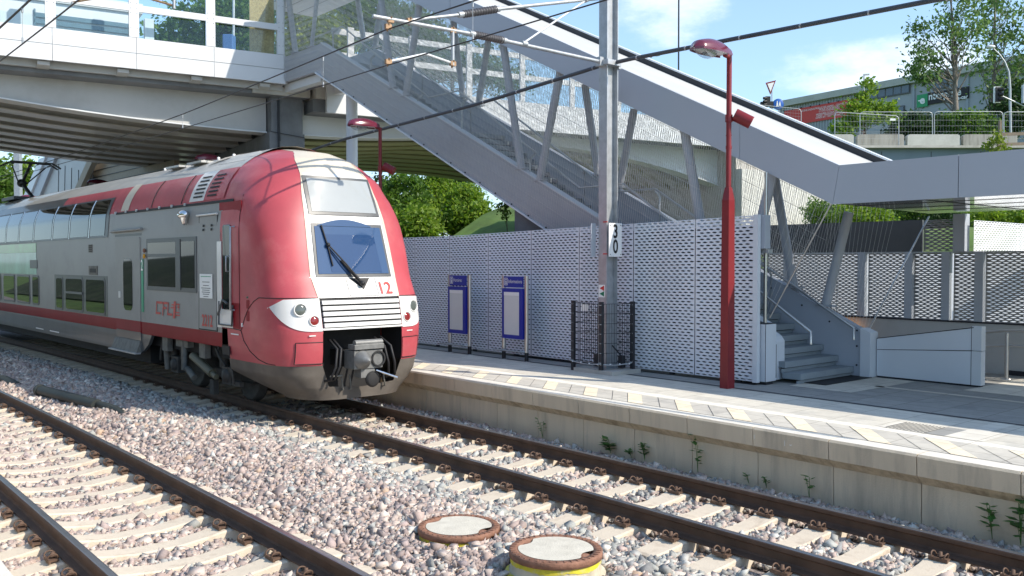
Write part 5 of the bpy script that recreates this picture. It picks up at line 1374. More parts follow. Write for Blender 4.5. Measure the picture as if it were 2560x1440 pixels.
# ---- cage round the mast foot
CG = thing('wire_cage', 'dark wire mesh cage on four posts round the foot of the mast', 'cage', tuple(un(2.9, 11.95, PZ)))
cc = [(3.36, 11.68), (2.60, 11.62), (2.38, 12.20), (3.26, 12.28)]
for U, N in cc:
    b = MB(); b.box(un(U, N, (PZ+1.70)/2), (.07, .055, 1.70-PZ), fU)
    for z in np.arange(.62, 1.68, .17):
        for q in (-.02, .02): b.sphere(un(U+q, N-.03, z), .009, .009, .009, mi=1, n=6, m=4)
    b.build('post', [M['dark_steel'], M['chrome']], CG)
for i in range(4):
    A, B_ = cc[i], cc[(i+1) % 4]; b = MB(); ln = math.hypot(B_[0]-A[0], B_[1]-A[1]); n = int(ln/.05)
    P_ = lambda t, z: un(A[0]+(B_[0]-A[0])*t, A[1]+(B_[1]-A[1])*t, z)
    for k in range(1, n): b.tube([P_(k/n, .60), P_(k/n, 1.66)], .0032, 4, cap=False)
    for z in np.arange(.61, 1.68, .175): b.tube([P_(0, z), P_(1, z)], .0045, 4, cap=False)
    b.build('mesh_panel', M['dark_steel'], CG)
b = MB(); b.box(un(3.05, 11.665, 1.58), (.17, .006, .12), fU); b.build('notice', M['white_plate'], CG)
b = MB(); loop = [cc[0], cc[1], cc[2]]
for i in range(2):
    A, B_ = loop[i], loop[i+1]
    b.tube([un(A[0]+(B_[0]-A[0])*t, A[1]+(B_[1]-A[1])*t-.045, .60 - .03*math.sin(math.pi*t)) for t in np.linspace(-.05, 1.05, 9)], .012, 6)
    for t in np.linspace(.05, .95, 4): b.sphere(un(A[0]+(B_[0]-A[0])*t, A[1]+(B_[1]-A[1])*t-.05, .59), .022, .012, .012, fU, mi=1, n=8, m=5)
b.build('earthing_cable', [M['galv'], M['white_plate']], CG)
b = MB(); b.box(un(2.95, 11.9, .62), (.10, .10, .22), fU); b.box(un(2.5, 12.05, .62), (.09, .10, .22), fU); b.tube([un(2.55, 11.85, .92), un(2.46, 12.05, .68)], .014, 6); b.build('earthing_box', M['dark_steel'], CG)
# ---- information stands
M['navy'] = mat('navy_blue', (.016, .026, .30), .35, var=.03, coat=.3)
M['paper'] = mat('poster_paper', (.66, .67, .66), .3, var=.03, vs=2, coat=.6)
def info(U0, word, label):           # U0: left post (far), the right post is .7 nearer
    T = thing('information_stand', label, 'notice board', tuple(un(U0-.35, 11.95, PZ)), group='information stands')
    N = 11.95; W_ = .70
    for U in (U0, U0-W_):
        b = MB(); b.tube([un(U, N, .60), un(U, N, 2.13)], .045, 14); b.tube([un(U, N, PZ), un(U, N, .62)], .042, 10, 1); b.lathe([(.07, 0), (.07, .01)], tuple(un(U, N, PZ)), 10, 2)
        b.build('post', [M['steel'], M['black'], M['galv']], T)
    x = lambda d, z, o=0: un(U0 - d, N - .035 - o, z)
    def rect(b, d0, d1, z0, z1, o, th=.01, mi=0): b.prism([x(d0, z0, o-th), x(d1, z0, o-th), x(d1, z1, o-th), x(d0, z1, o-th)], np.append(-NV*th, 0), mi)
    b = MB(); rect(b, .06, W_-.06, 1.895, 2.115, .02, .03); hd = b.build('header', M['navy'], T)
    b = MB(); rect(b, .045, W_-.045, .86, 1.875, .05, .09); cs_ = b.build('case', M['navy'], T)
    b = MB(); rect(b, .11, W_-.13, .94, 1.80, .052, .006); b.build('poster', M['paper'], cs_)
    b = MB(); rect(b, .11, W_-.13, 1.73, 1.80, .056, .004); b.build('poster_strip', M['white_plate'], cs_)
    b = MB()
    for d0, d1, z0, z1 in ((.085, .095, 1.935, 2.085), (.175, .185, 1.935, 2.085), (.085, .185, 1.935, 1.945), (.085, .185, 2.075, 2.085)): rect(b, d0, d1, z0, z1, .023, .003)
    rect(b, .122, .15, 1.955, 2.02, .023, .003); rect(b, .113, .159, 1.955, 1.968, .023, .003); rect(b, .113, .15, 2.01, 2.022, .023, .003)
    b.lathe([(.018, 0), (.001, .002)], x(.137, 2.05, .023), 12, 0, (fU[0], fU[2], -fU[1]))
    text_on(b, word, .105, lambda px, py: x(.205 + px, 2.012 + py, .024), align='LEFT', sx=.80)
    b.build('lettering', M['white_plate'], hd)
    b = MB(); b.tube([un(U0+.14, N-.16, .62), un(U0-W_+.06, N-.12, .62)], .020, 8); b.tube([un(U0-W_+.06, N-.12, .62), un(U0-W_, N, .62)], .02, 8); b.build('foot_bar', M['galv'], T)
info(7.50, 'Horaires', 'blue notice board on steel posts with the heading Horaires')
info(5.66, 'Informations', 'blue notice board on steel posts with the heading Informations')
# ---- red lamp posts with loudspeakers
M['lamp_red'] = mat('lamp_hood_red', (.13, .012, .032), .25, var=.08, coat=.6)
M['bowl'] = glass('lamp_bowl', (.9, .9, .9), alpha=.8, tint=(.86, .88, .88))
def lamp_post():
    T = thing('platform_lamp', '', 'lamp post', (0, 0, 0), 0)
    # local frame: x towards the tracks (-N), y along the platform
    b = MB(); b.local = True
    b.add([(-.09, -.075, 0), (.09, -.075, 0), (.09, .075, 0), (-.09, .075, 0), (-.075, -.065, 2.95), (.075, -.065, 2.95), (.075, .065, 2.95), (-.075, .065, 2.95)], [(0, 1, 5, 4), (1, 2, 6, 5), (2, 3, 7, 6), (3, 0, 4, 7), (4, 5, 6, 7)])
    b.add([(-.075, -.065, 2.95), (.075, -.065, 2.95), (.075, .065, 2.95), (-.075, .065, 2.95), (-.04, -.04, 3.15), (.04, -.04, 3.15), (.04, .04, 3.15), (-.04, .04, 3.15)], [(0, 1, 5, 4), (1, 2, 6, 5), (2, 3, 7, 6), (3, 0, 4, 7)])
    b.tube([(0, 0, 2.9), (0, 0, 5.20)], .041, 12); b.tube([(0, 0, 3.75), (0, 0, 3.80)], .048, 12); b.tube([(0, 0, 3.95), (0, 0, 3.97)], .046, 12)
    b.tube([(-.0, 0, 5.18), (.12, 0, 5.19)], .035, 10)
    b.build('post', M['red_post'], T)
    b = MB(); b.local = True; n = 13; G = []
    for i in range(n):
        t = i/(n-1); x_ = .08 + .80*t; w = .155*(math.sin(math.pi*min(1, (t*.80+.20)))**.55) if t < .99 else .02
        w = .07 + .10*math.sin(math.pi*min(1, .15+t*.72)) if t < .95 else .05
        if i == n-1: w = .012
        h = .05 + .13*math.sin(math.pi*(.12+.80*t)) if i < n-1 else .02
        G.append([(x_, w*math.cos(a), 5.20 + h*math.sin(a)) for a in np.linspace(0, math.pi, 11)])
    b.grid(np.array(G), smooth=True, flip=False); b.add([g_ for g_ in G[0]], [tuple(range(11))])
    for i in range(n-1): b.add([G[i][0], G[i+1][0], G[i+1][-1], G[i][-1]], [(0, 1, 2, 3)], 1)
    for i in range(n-1):
        for e in (0, -1): b.bar(np.array(G[i][e]) - (0, 0, .015), np.array(G[i+1][e]) - (0, 0, .015), .012, .03)
    hood = b.build('hood', [M['lamp_red'], M['white_paint']], T)
    b = MB(); b.local = True; b.sphere((.58, 0, 5.185), .235, .105, .115, n=18, m=10); b.build('glass_bowl', M['bowl'], hood)
    b = MB(); b.local = True; b.box((.50, 0, 5.15), (.22, .08, .05)); b.build('lamp_gear', M['galv'], hood)
    b = MB(); b.local = True
    ax = np.array((-.45, .55, -.38)); ax /= np.linalg.norm(ax); xx = np.cross(ax, (0, 0, 1.)); xx /= np.linalg.norm(xx); yy = np.cross(ax, xx)
    b.lathe([(.001, -.14), (.095, -.14), (.10, -.13), (.10, .14), (.105, .15), (.09, .152), (.001, .13)], (-.14, .155, 4.22), 20, 0, (xx, yy, ax)); b.tube([(0, 0, 4.22), (-.11, .10, 4.24)], .022, 8); b.tube([(0, 0, 4.17), (0, 0, 4.28)], .058, 12)
    b.build('loudspeaker', M['red_post'], T)
    return T
LP = lamp_post()
for i, (U, N, lab) in enumerate(((.07, 11.83, 'tall red lamp post nearest the camera, standing before the right end of the screen wall'), (10.07, 11.8, 'red lamp post behind the train nose, its hood before the white column'),
        (19.3, 11.8, 'dim red lamp hood in the shade under the bridge above the train roof'), (30.6, 11.8, 'dark lamp hood in front of the tan ribbed wall beyond the bridge'), (42.0, 11.8, 'farthest red lamp hood, low above the train roof at the left'))):
    o = LP if i == 0 else copy_tree(LP)
    o.location = tuple(un(U, N, PZ)); o.rotation_euler = (0, 0, math.atan2(-NV[1], -NV[0])); o['label'] = lab; o['group'] = 'red platform lamps'
    if i >= 2:
        pass
# ---- cantilever arm of the mast
M['ins'] = mat('brown_insulator', (.085, .08, .085), .4, var=.1)
M['fit'] = mat('bronze_fitting', (.34, .22, .13), .6, .4, var=.3, vs=20)
CA = thing('catenary_cantilever', 'grey tubular arm with ribbed insulators reaching from the mast over the train track', 'catenary arm', tuple(sl(2.92, 5.1, 5.95)))
S_ = 2.92
def ap(l, z, ds=0): return sl(S_+ds, l, z)
def insul(b, p, q, r=.062):
    p, q = np.array(p), np.array(q); d = (q-p); L = np.linalg.norm(d); d /= L
    x = np.cross(d, (0, 0, 1.)); x /= np.linalg.norm(x); y = np.cross(d, x); pr = []; n = 13
    for k in range(n):
        h = L*(k+.1)/n; pr += [(r*.62, h), (r, h+L*.018), (r, h+L*.03), (r*.62, h+L*.05)]
    b.lathe([(r*.5, 0)] + pr + [(r*.5, L)], p, 14, 0, (x, y, d))
def gauge(b, p, q, r): b.tube([p, q], r, 10)
b = MB(); gauge(b, ap(5.05, 5.96), ap(2.80, 5.985), .032); gauge(b, ap(2.20, 5.985), ap(.36, 5.95), .03); b.build('main_tube', M['galv'], CA)
b = MB(); gauge(b, ap(5.05, 7.08), ap(2.68, 6.465), .03); gauge(b, ap(1.95, 6.25), ap(1.0, 6.0), .026); b.build('stay_tube', M['galv'], CA)
b = MB(); gauge(b, ap(4.70, 6.99), ap(3.25, 6.02), .017); b.build('brace', M['white_paint'], CA)
b = MB(); insul(b, ap(2.80, 5.985), ap(2.20, 5.985)); b.build('insulator', M['ins'], CA)
b = MB(); insul(b, ap(2.66, 6.46), ap(1.97, 6.255)); b.build('insulator', M['ins'], CA)
b = MB()
for p, q in ((ap(2.86, 5.985), ap(2.76, 5.985)), (ap(2.24, 5.985), ap(2.12, 5.985)), (ap(2.72, 6.475), ap(2.62, 6.45)), (ap(2.02, 6.27), ap(1.9, 6.235)), (ap(3.3, 6.0), ap(3.2, 6.0)), (ap(4.75, 7.02), ap(4.65, 6.97)), (ap(5.1, 5.96), ap(4.98, 5.96))): b.tube([p, q], .048, 10)
b.build('socket', M['galv'], CA)
b = MB(); gauge(b, ap(1.79, 5.96), ap(1.79, 5.44), .028); b.build('drop_bracket', M['galv'], CA)
b = MB(); gauge(b, ap(1.82, 5.47), ap(1.28, 5.545), .018); gauge(b, ap(1.28, 5.545), ap(.62, 5.335), .018); b.build('registration_arm', M['white_paint'], CA)
b = MB()
for l, z in ((1.0, 5.99), (1.79, 5.98), (.66, 5.94), (.62, 5.84), (1.79, 5.47), (.62, 5.33)):
    b = MB(); b.box(ap(l, z), (.10, .05, .07), (np.append(-NV, 0), np.append(UV, 0), np.array((0, 0, 1.))))
    b.tube([ap(l, z+.05, -.03), ap(l, z-.06, .03)], .016, 6)
    if z == 5.94: b.tube([ap(.66, 5.93), ap(.62, 5.81)], .014, 6)
    b.build('wire_clamp', M['fit'], CA)
# ---- overhead wires
M['wire'] = mat('copper_wire_dark', (.035, .032, .034), .5, .3, var=.1)
def wire(pts, r, label, name='overhead_wire', group='overhead wires', m=None):
    b = MB(); b.tube(pts, r, 6); return tag(b.build(name, m or M['wire']), label, 'wire', group)
def line(l, zs):                     # zs: [(s, z)]
    s0, s1 = zs[0][0], zs[-1][0]
    return [sl(s, l if np.isscalar(l) else np.interp(s, [q[0] for q in l], [q[1] for q in l]), np.interp(s, [q[0] for q in zs], [q[1] for q in zs])) for s in np.arange(s0, s1+.01, 1.0)]
m1 = line([(-14, .95), (2.92, .62), (40, .9)], [(-14, 5.88), (-6, 5.70), (2.92, 5.81), (11, 5.59), (17, 5.50), (27, 5.40), (46, 5.52)])
wire(m1, .011, 'upper carrying wire over the train, clamped under the tip of the mast arm')
c1 = line([(-14, .9), (2.92, .62), (40, .95)], [(-14, 5.28), (46, 5.30)])
wire(c1, .009, 'lower contact wire over the train, held by the thin white steady arm')
m2 = line(-3.73, [(-12, 5.95), (5.1, 5.80), (20, 5.75), (46, 5.9)])
wire(m2, .016, 'thick carrying wire over the empty track, crossing the top left corner')
c2 = line(-3.73, [(-12, 5.30), (46, 5.36)])
wire(c2, .010, 'thin contact wire over the empty track, below the thick one in the top left corner')
def dropper(l, s, z0, z1, label):
    b = MB(); b.tube([sl(s, l, z0), sl(s, l, z1)], .004, 4); b.tube([sl(s, l, z0+.01), sl(s, l, z0-.07)], .014, 6); b.tube([sl(s, l, z1+.07), sl(s, l, z1-.01)], .014, 6)
    tag(b.build('dropper', M['galv']), label, 'dropper', 'droppers between the overhead wires')
dropper(-3.73, 5.1, 5.80, 5.33, 'dropper between the two wires in the top left corner of the photo'); dropper(.69, 5.0, 5.77, 5.29, 'dropper between the wires in front of the top of the stairway')
dropper(.72, 11.2, 5.59, 5.30, 'dropper between the wires in front of the white girder'); dropper(.66, .95, 5.78, 5.28, 'dropper hanging past the ribbed insulators of the arm')
# feeder cable on the mast
fp = [(-9, 5.55), (-3, 5.83), (1.09, 5.93), (2.75, 5.97), (6.5, 5.74), (12.2, 5.56), (14.4, 5.40), (17, 5.05), (22, 4.9)]
fpts = [un(U, 11.98, np.interp(U, [q[0] for q in fp], [q[1] for q in fp])) for U in np.arange(-9, 22, .75)]
FD = wire(fpts, .036, 'thick grey feeder cable sweeping across the picture and held at the mast', 'feeder_cable', None, mat('feeder_sheath', (.055, .062, .075), .45, var=.1))
b = MB()
for U in np.arange(-8.5, 21, 1.06):
    p = un(U, 11.98, np.interp(U, [q[0] for q in fp], [q[1] for q in fp])); b.tube([p - np.append(UV*.012, 0), p + np.append(UV*.012, 0)], .039, 8)
b.build('cable_band', M['galv'], FD)
# end of the arm over the empty track, at the top of the picture
EA = thing('registration_tube', 'copper coloured steady arm and fittings at the top edge over the empty track', 'catenary arm', tuple(sl(2.9, -3.6, 5.5)))
b = MB()
def atp(px, py, d):
    X = (px-1280)/2263; V = -(py-720)/2263; c, s_ = math.cos(.0284), math.sin(.0284)
    y = c + V*s_; z = -s_ + V*c
    return np.array((X*d/y, d, 2.40 + z*d/y))
b.tube([atp(365, -6, 11.5), atp(430, 13, 11.5)], .014, 8); b.tube([atp(180, 6, 11.0), atp(240, -4, 11.0)], .012, 8); b.build('tube', M['fit'], EA)
b = MB(); b.tube([atp(435, -10, 11.5), atp(435, 22, 11.5)], .020, 8); b.tube([atp(182, 5, 11.0), atp(180, 16, 11.0)], .018, 8); b.build('clamp', M['galv'], EA)
# ================================================================== SLOPES, TREES, FAR BUILDINGS AND SIGNS
def terr(U, N):
    h = float(np.interp(N, [17, 22, 30, 42, 120], [-.55, .30, 3.3, 8.15, 8.6])); x = un(U, N)[0]
    return min(h, float(np.interp(x, [-4, -1, 1.5, 4, 10, 20], [3.2, 5.8, 6.6, 4.2, 3.5, 3.5])))
b = MB(); b.add([(13.5, 46.2, 8.2), (160, 46.2, 8.2), (160, 260, 8.4), (13.5, 260, 8.4)], [(0, 1, 2, 3)]); tag(b.build('upper_ground', M['grass']), kind='structure')
us = np.linspace(-70, 110, 46); ns = np.concatenate([np.linspace(17.3, 46, 30), np.linspace(50, 300, 18)])
b = MB(); b.grid(np.array([[un(U, N, terr(U, N) + .25*math.sin(U*.7)*math.sin(N*.5)*(N > 23)) for N in ns] for U in us]), smooth=True, flip=False)
tag(b.build('embankment', M['grass']), kind='structure')
b = MB(); b.grid(np.array([[un(U, -N, float(np.interp(N, [10, 16, 60], [-.5, 2.0, 6]))) for N in (10, 13, 16, 30, 60)] for U in np.linspace(-60, 90, 12)]), smooth=True, flip=True)
tag(b.build('opposite_embankment', mat('undergrowth', (.035, .05, .02), .9, var=.5, vs=.8, dirt=(.10, .09, .07, .6), ds=.5)), kind='structure')
# ---- foliage
def leaf_mat(name, c, c2, tr=.35):
    m = bpy.data.materials.new(name); m.use_nodes = True; nt = m.node_tree; n, l = nt.nodes, nt.links
    g = n.new('ShaderNodeNewGeometry'); cr = n.new('ShaderNodeValToRGB'); cr.color_ramp.elements[0].color = (*c, 1); cr.color_ramp.elements[1].color = (*c2, 1)
    l.new(g.outputs['Random Per Island'], cr.inputs[0])
    p = n['Principled BSDF']; p.inputs['Roughness'].default_value = .5; p.inputs['Specular IOR Level'].default_value = .3; l.new(cr.outputs[0], p.inputs['Base Color'])
    t = n.new('ShaderNodeBsdfTranslucent'); hs = n.new('ShaderNodeHueSaturation'); hs.inputs['Value'].default_value = 1.5; hs.inputs['Saturation'].default_value = 1.1; l.new(cr.outputs[0], hs.inputs['Color']); l.new(hs.outputs[0], t.inputs[0])
    mx = n.new('ShaderNodeMixShader'); mx.inputs[0].default_value = tr; l.new(p.outputs[0], mx.inputs[1]); l.new(t.outputs[0], mx.inputs[2]); l.new(mx.outputs[0], n['Material Output'].inputs[0])
    return m
M['leaf_a'] = leaf_mat('leaf_bright', (.09, .18, .02), (.25, .34, .055), .42); M['leaf_b'] = leaf_mat('leaf_mid', (.05, .115, .018), (.14, .23, .04), .42); M['leaf_c'] = leaf_mat('leaf_dark', (.016, .042, .012), (.05, .095, .025)); M['leaf_y'] = leaf_mat('leaf_yellow', (.11, .17, .02), (.24, .29, .05))
M['leaf_w'] = leaf_mat('leaf_willow', (.07, .14, .04), (.17, .25, .09), .45)
M['bark'] = mat('bark', (.13, .105, .085), .9, var=.3, vs=9, bump=.4, bs=30); M['bark_l'] = mat('bark_pale', (.22, .19, .16), .9, var=.3, vs=9)
def leaf_mesh(name, C, size, mat_, parent, up=.35):
    """C: leaf centres (n,3): small four-sided leaves lying every way"""
    n = len(C); a = rng.normal(size=(n, 3)); a /= np.linalg.norm(a, axis=1, keepdims=True)
    nn = rng.normal(size=(n, 3)); nn[:, 2] += up; nn -= (nn*a).sum(1, keepdims=True)*a; nn /= np.linalg.norm(nn, axis=1, keepdims=True)
    c = np.cross(nn, a); s = size*rng.uniform(.55, 1.25, (n, 1))
    V = np.stack([C - a*s, C + c*s*.55 - a*s*.1 + nn*s*.12, C + a*s, C - c*s*.55 - a*s*.1 + nn*s*.12], 1)
    org = np.array(parent.location); V = V - org
    me = bpy.data.meshes.new(name); me.vertices.add(n*4); me.vertices.foreach_set('co', V.reshape(-1).astype(np.float32))
    me.loops.add(n*4); me.loops.foreach_set('vertex_index', np.arange(n*4, dtype=np.int32)); me.polygons.add(n)
    me.polygons.foreach_set('loop_start', np.arange(0, n*4, 4, dtype=np.int32)); me.polygons.foreach_set('loop_total', np.full(n, 4, np.int32)); me.update(); me.validate()
    me.materials.append(mat_)
    o = bpy.data.objects.new(name, me); COL.objects.link(o); o.parent = parent
    return o
def tree(name, label, base, top, blobs, nclump, per, lsize, crad, m, tr=.18, group=None, limbs=26, bark='bark', cat='tree', sub=True):
    """blobs: [(centre, radii)] ellipsoids holding the crown's clumps"""
    base = np.array(base, float); T = thing(name, label, cat, tuple(base), group=group)
    vol = np.array([np.prod(r) for _, r in blobs])**.67; pk = rng.choice(len(blobs), nclump, p=vol/vol.sum())
    d = rng.normal(size=(nclump, 3)); d /= np.linalg.norm(d, axis=1, keepdims=True); rad = rng.uniform(.35, 1.0, (nclump, 1))**.5
    cc_ = np.array([blobs[i][0] for i in pk]); rr_ = np.array([blobs[i][1] for i in pk]); CL = cc_ + d*rad*rr_*(1 + .12*rng.normal(size=(nclump, 1)))
    CL[:, 2] = np.maximum(CL[:, 2], base[2] + .15)
    cr_ = crad*rng.uniform(.5, 1.4, nclump)
    k = rng.poisson(per, nclump); idx = np.repeat(np.arange(nclump), k)
    C = CL[idx] + rng.normal(size=(len(idx), 3))*cr_[idx][:, None]*np.array((.62, .62, .42))
    if top is not None:
        top = np.array(top, float); b = MB(); n = 8
        ph = rng.uniform(0, 6); pts = [base + (top-base)*t + np.array((math.sin(ph+t*5)*.12, math.cos(ph+t*4)*.12, 0))*t*min(1, tr*6) for t in np.linspace(0, 1, n)]
        b.tube(pts, [tr*(1-.88*t) for t in np.linspace(0, 1, n)], 7)
        for j in rng.choice(nclump, min(limbs, nclump), replace=False):
            e = CL[j]; h = np.clip((e[2]-base[2])/(top[2]-base[2]+1e-6) - rng.uniform(.12, .30), .12, .93); q = h*(n-1); i0 = int(q)
            s = pts[i0]*(1-q+i0) + pts[min(i0+1, n-1)]*(q-i0); L = np.linalg.norm(e-s)
            mid = s*.5 + e*.5 + np.array((0, 0, -.06*L)) + rng.normal(size=3)*.05*L
            r0 = max(.012, tr*.38*(1-h))
            b.tube([s, mid, e], [r0, r0*.6, r0*.2], 5, cap=False)
        b.build('trunk', M[bark], T)
    leaf_mesh('crown', C, lsize, m, T)
    return T
def P(px, py, d): return atp(px, py, d)
def blob_px(px, py, d, rx, ry, dep=None):   # ellipsoid that covers rx x ry pixels of the photograph at distance d
    k = d/2263; return (P(px, py, d), np.array((rx*k, (dep if dep else rx*k), ry*k)))
# tall airy trees at the top right
tree('tall_tree', 'tall airy tree with leaves against the sky, beside the green and black sign', P(2392, 335, 58), P(2375, -60, 58),
     [blob_px(2345, 95, 58, 62, 75, 1.6), blob_px(2310, 165, 58, 35, 50, 1.3), blob_px(2420, 60, 58, 55, 70, 1.5), blob_px(2400, -30, 58, 70, 60, 1.5), blob_px(2330, 175, 58, 50, 22, 1.2), blob_px(2440, 130, 58, 30, 40, 1.2)], 100, 30, .145, .60, M['leaf_w'], .20, 'trees at the top right', 60, 'bark_l')
tree('tall_tree', 'slender tall tree with steep limbs at the right edge, behind the curved street lamp', P(2478, 335, 60), P(2492, -60, 60),
     [blob_px(2500, 40, 60, 50, 80, 1.5), blob_px(2550, 90, 60, 40, 90, 1.5), blob_px(2470, 190, 60, 40, 60, 1.4), blob_px(2530, 215, 60, 40, 50, 1.4)], 95, 30, .145, .60, M['leaf_w'], .17, 'trees at the top right', 55, 'bark_l')
tree('young_tree', 'small bright tree with its crown over the red banner', P(2165, 345, 54), P(2150, 225, 54),
     [blob_px(2150, 280, 54, 52, 34, 1.2), blob_px(2165, 228, 54, 18, 25, .6), blob_px(2215, 285, 54, 22, 26, .7), blob_px(2110, 315, 54, 30, 20, .8)], 85, 34, .13, .42, M['leaf_a'], .07, None, 30)
tree('shrub', 'dark dense shrub behind the wire fence, left of the tall airy tree', P(2295, 345, 57), P(2295, 300, 57), [blob_px(2290, 315, 57, 55, 32, 1.5), blob_px(2250, 325, 57, 30, 22, 1.2)], 110, 40, .13, .40, M['leaf_c'], .05, 'shrubs behind the wire fence', 12, cat='shrub')
tree('shrub', 'dark shrub behind the wire fence, under the two tall trees', P(2420, 345, 57), P(2420, 300, 57), [blob_px(2400, 310, 57, 60, 30, 1.5), blob_px(2455, 312, 57, 40, 30, 1.2)], 110, 40, .13, .42, M['leaf_b'], .05, 'shrubs behind the wire fence', 12, cat='shrub')
tree('shrub', 'dark tall shrub at the right edge, round the foot of the street lamp', P(2530, 345, 58), P(2530, 260, 58), [blob_px(2530, 290, 58, 50, 55, 1.5), blob_px(2560, 250, 58, 30, 50, 1.2)], 110, 40, .13, .42, M['leaf_c'], .05, 'shrubs behind the wire fence', 12, cat='shrub')
tree('sapling', 'yellow green sapling rising over the edge of the flat canopy', P(2495, 420, 30), P(2493, 332, 30), [blob_px(2490, 365, 30, 28, 28, .3), blob_px(2497, 338, 30, 10, 12, .15)], 26, 15, .07, .14, M['leaf_y'], .02, None, 18, cat='sapling')
# trees behind the bridge and the stairway
tree('broad_tree', 'broad tree behind the glass railing of the bridge, left of the chipboard sheet', P(560, 330, 62), P(560, -20, 62), [blob_px(520, 60, 62, 100, 70, 3), blob_px(600, 30, 62, 70, 80, 3), blob_px(450, 95, 62, 60, 35, 2), blob_px(640, 100, 62, 60, 60, 2)], 210, 46, .19, .85, M['leaf_b'], .28, 'trees behind the bridge', 26)
tree('broad_tree', 'sunlit tree behind the top landing of the stairway', P(790, 330, 56), P(790, 0, 56), [blob_px(770, 70, 56, 60, 85, 2.5), blob_px(830, 110, 56, 50, 60, 2), blob_px(735, 130, 56, 40, 50, 2)], 190, 46, .16, .75, M['leaf_y'], .22, 'trees behind the bridge', 26)
tree('broad_tree', 'tree behind the upper struts and net of the stairway', P(950, 330, 60), P(950, -30, 60), [blob_px(930, 60, 60, 80, 90, 3), blob_px(1010, 80, 60, 70, 60, 2.5), blob_px(880, 30, 60, 50, 60, 2)], 200, 46, .17, .8, M['leaf_w'], .22, 'trees behind the bridge', 26)
tree('broad_tree', 'lower tree seen through the net near the ribbed insulators', P(1130, 330, 62), P(1130, 60, 62), [blob_px(1110, 140, 62, 80, 60, 2.5), blob_px(1190, 165, 62, 60, 45, 2.2), blob_px(1060, 130, 62, 50, 60, 2), blob_px(1260, 195, 62, 50, 25, 2)], 170, 44, .17, .75, M['leaf_w'], .20, 'trees behind the bridge', 24)
# trees seen under the bridge
for i, (px, py, d, rx, ry, m, lab) in enumerate(((1010, 500, 60, 55, 65, 'leaf_b', 'dark tree under the bridge, next to the red lamp post'), (1090, 490, 66, 65, 60, 'leaf_a', 'tree in the middle of those under the bridge'),
        (1045, 560, 56, 50, 38, 'leaf_a', 'bright low tree just above the screen wall under the bridge'), (1165, 525, 58, 62, 62, 'leaf_a', 'light green tree under the bridge, left of the grass slope'), (1130, 470, 72, 60, 40, 'leaf_c', 'dark tree in the depth under the bridge'),
        (965, 520, 66, 50, 80, 'leaf_c', 'dark tree hidden partly by the right side of the train nose'))):
    tree('leafy_tree', lab, P(px, 612, d), P(px, py-ry*.7, d), [blob_px(px, py, d, rx, ry, 1.8), blob_px(px+rx*.35, py+ry*.45, d, rx*.6, ry*.5, 1.4), blob_px(px-rx*.4, py+ry*.5, d, rx*.6, ry*.5, 1.4)], 170, 44, .15, .50, M[m], .10, 'trees under the bridge', 16)
tree('young_tree', 'thin young tree on the grass slope under the bridge', P(1268, 590, 46), P(1266, 505, 46), [blob_px(1262, 530, 46, 16, 26, .4)], 16, 14, .09, .2, M['leaf_b'], .03, None, 12)
# trees at the left, beyond the bridge
for px, py, d, rx, ry, m, lab in ((40, 455, 70, 65, 55, 'leaf_a', 'bright green tree at the left edge beyond the bridge, behind the pantograph'), (-40, 440, 66, 60, 60, 'leaf_b', 'tree cut by the left edge of the photo beyond the bridge'), (95, 480, 76, 45, 40, 'leaf_b', 'tree beyond the bridge at the foot of the far stairway')):
    tree('leafy_tree', lab, P(px, 640, d), P(px, py-ry*.6, d), [blob_px(px, py, d, rx, ry, 2.5), blob_px(px+rx*.3, py+ry*.8, d, rx*.8, ry*.8, 2), blob_px(px-rx*.4, py+ry*.9, d, rx*.8, ry*.8, 2)], 170, 40, .17, .6, M[m], .16, 'trees beyond the bridge at the left', 16)
# bushes on the bank behind the screens
for i, (px, py, d, rx, ry, m, lab) in enumerate(((2150, 540, 33, 66, 36, 'leaf_a', 'sunlit bush over the dark fascia, left of the slanting cable'), (2245, 536, 35, 66, 36, 'leaf_b', 'bush above the middle of the dark fascia'), (2335, 540, 34, 60, 34, 'leaf_c', 'darker bush behind the top of the slanting cable'),
        (2440, 545, 36, 66, 32, 'leaf_a', 'bush behind the grey post under the flat canopy'), (2545, 545, 36, 66, 32, 'leaf_a', 'bush at the right edge above the bright perforated band'), (2420, 720, 28, 60, 60, 'leaf_a', 'bush seen through the holes of the screens'), (2060, 535, 37, 45, 30, 'leaf_b', 'bush at the end of the pale wing wall, seen between the struts'), (2520, 640, 31, 70, 50, 'leaf_b', 'bush behind the bright perforated band'), (2180, 522, 42, 85, 50, 'leaf_a', 'wide bush at the foot of the retaining wall, left of the others'), (2320, 522, 42, 85, 50, 'leaf_b', 'wide dark bush at the foot of the retaining wall, in the middle'), (2460, 522, 42, 85, 50, 'leaf_a', 'wide bush at the foot of the retaining wall, above the grey post'), (2580, 522, 42, 85, 50, 'leaf_a', 'wide bush at the foot of the retaining wall, at the right edge'))):
    tree('bush', lab, P(px, py+ry*1.2, d), None, [blob_px(px, py, d, rx, ry, 1.2), blob_px(px+rx*.6, py+ry*.3, d, rx*.5, ry*.8, .9)], 110, 40, .07, .28, M[m], .05, 'bushes on the bank behind the screens', 0, cat='bush')
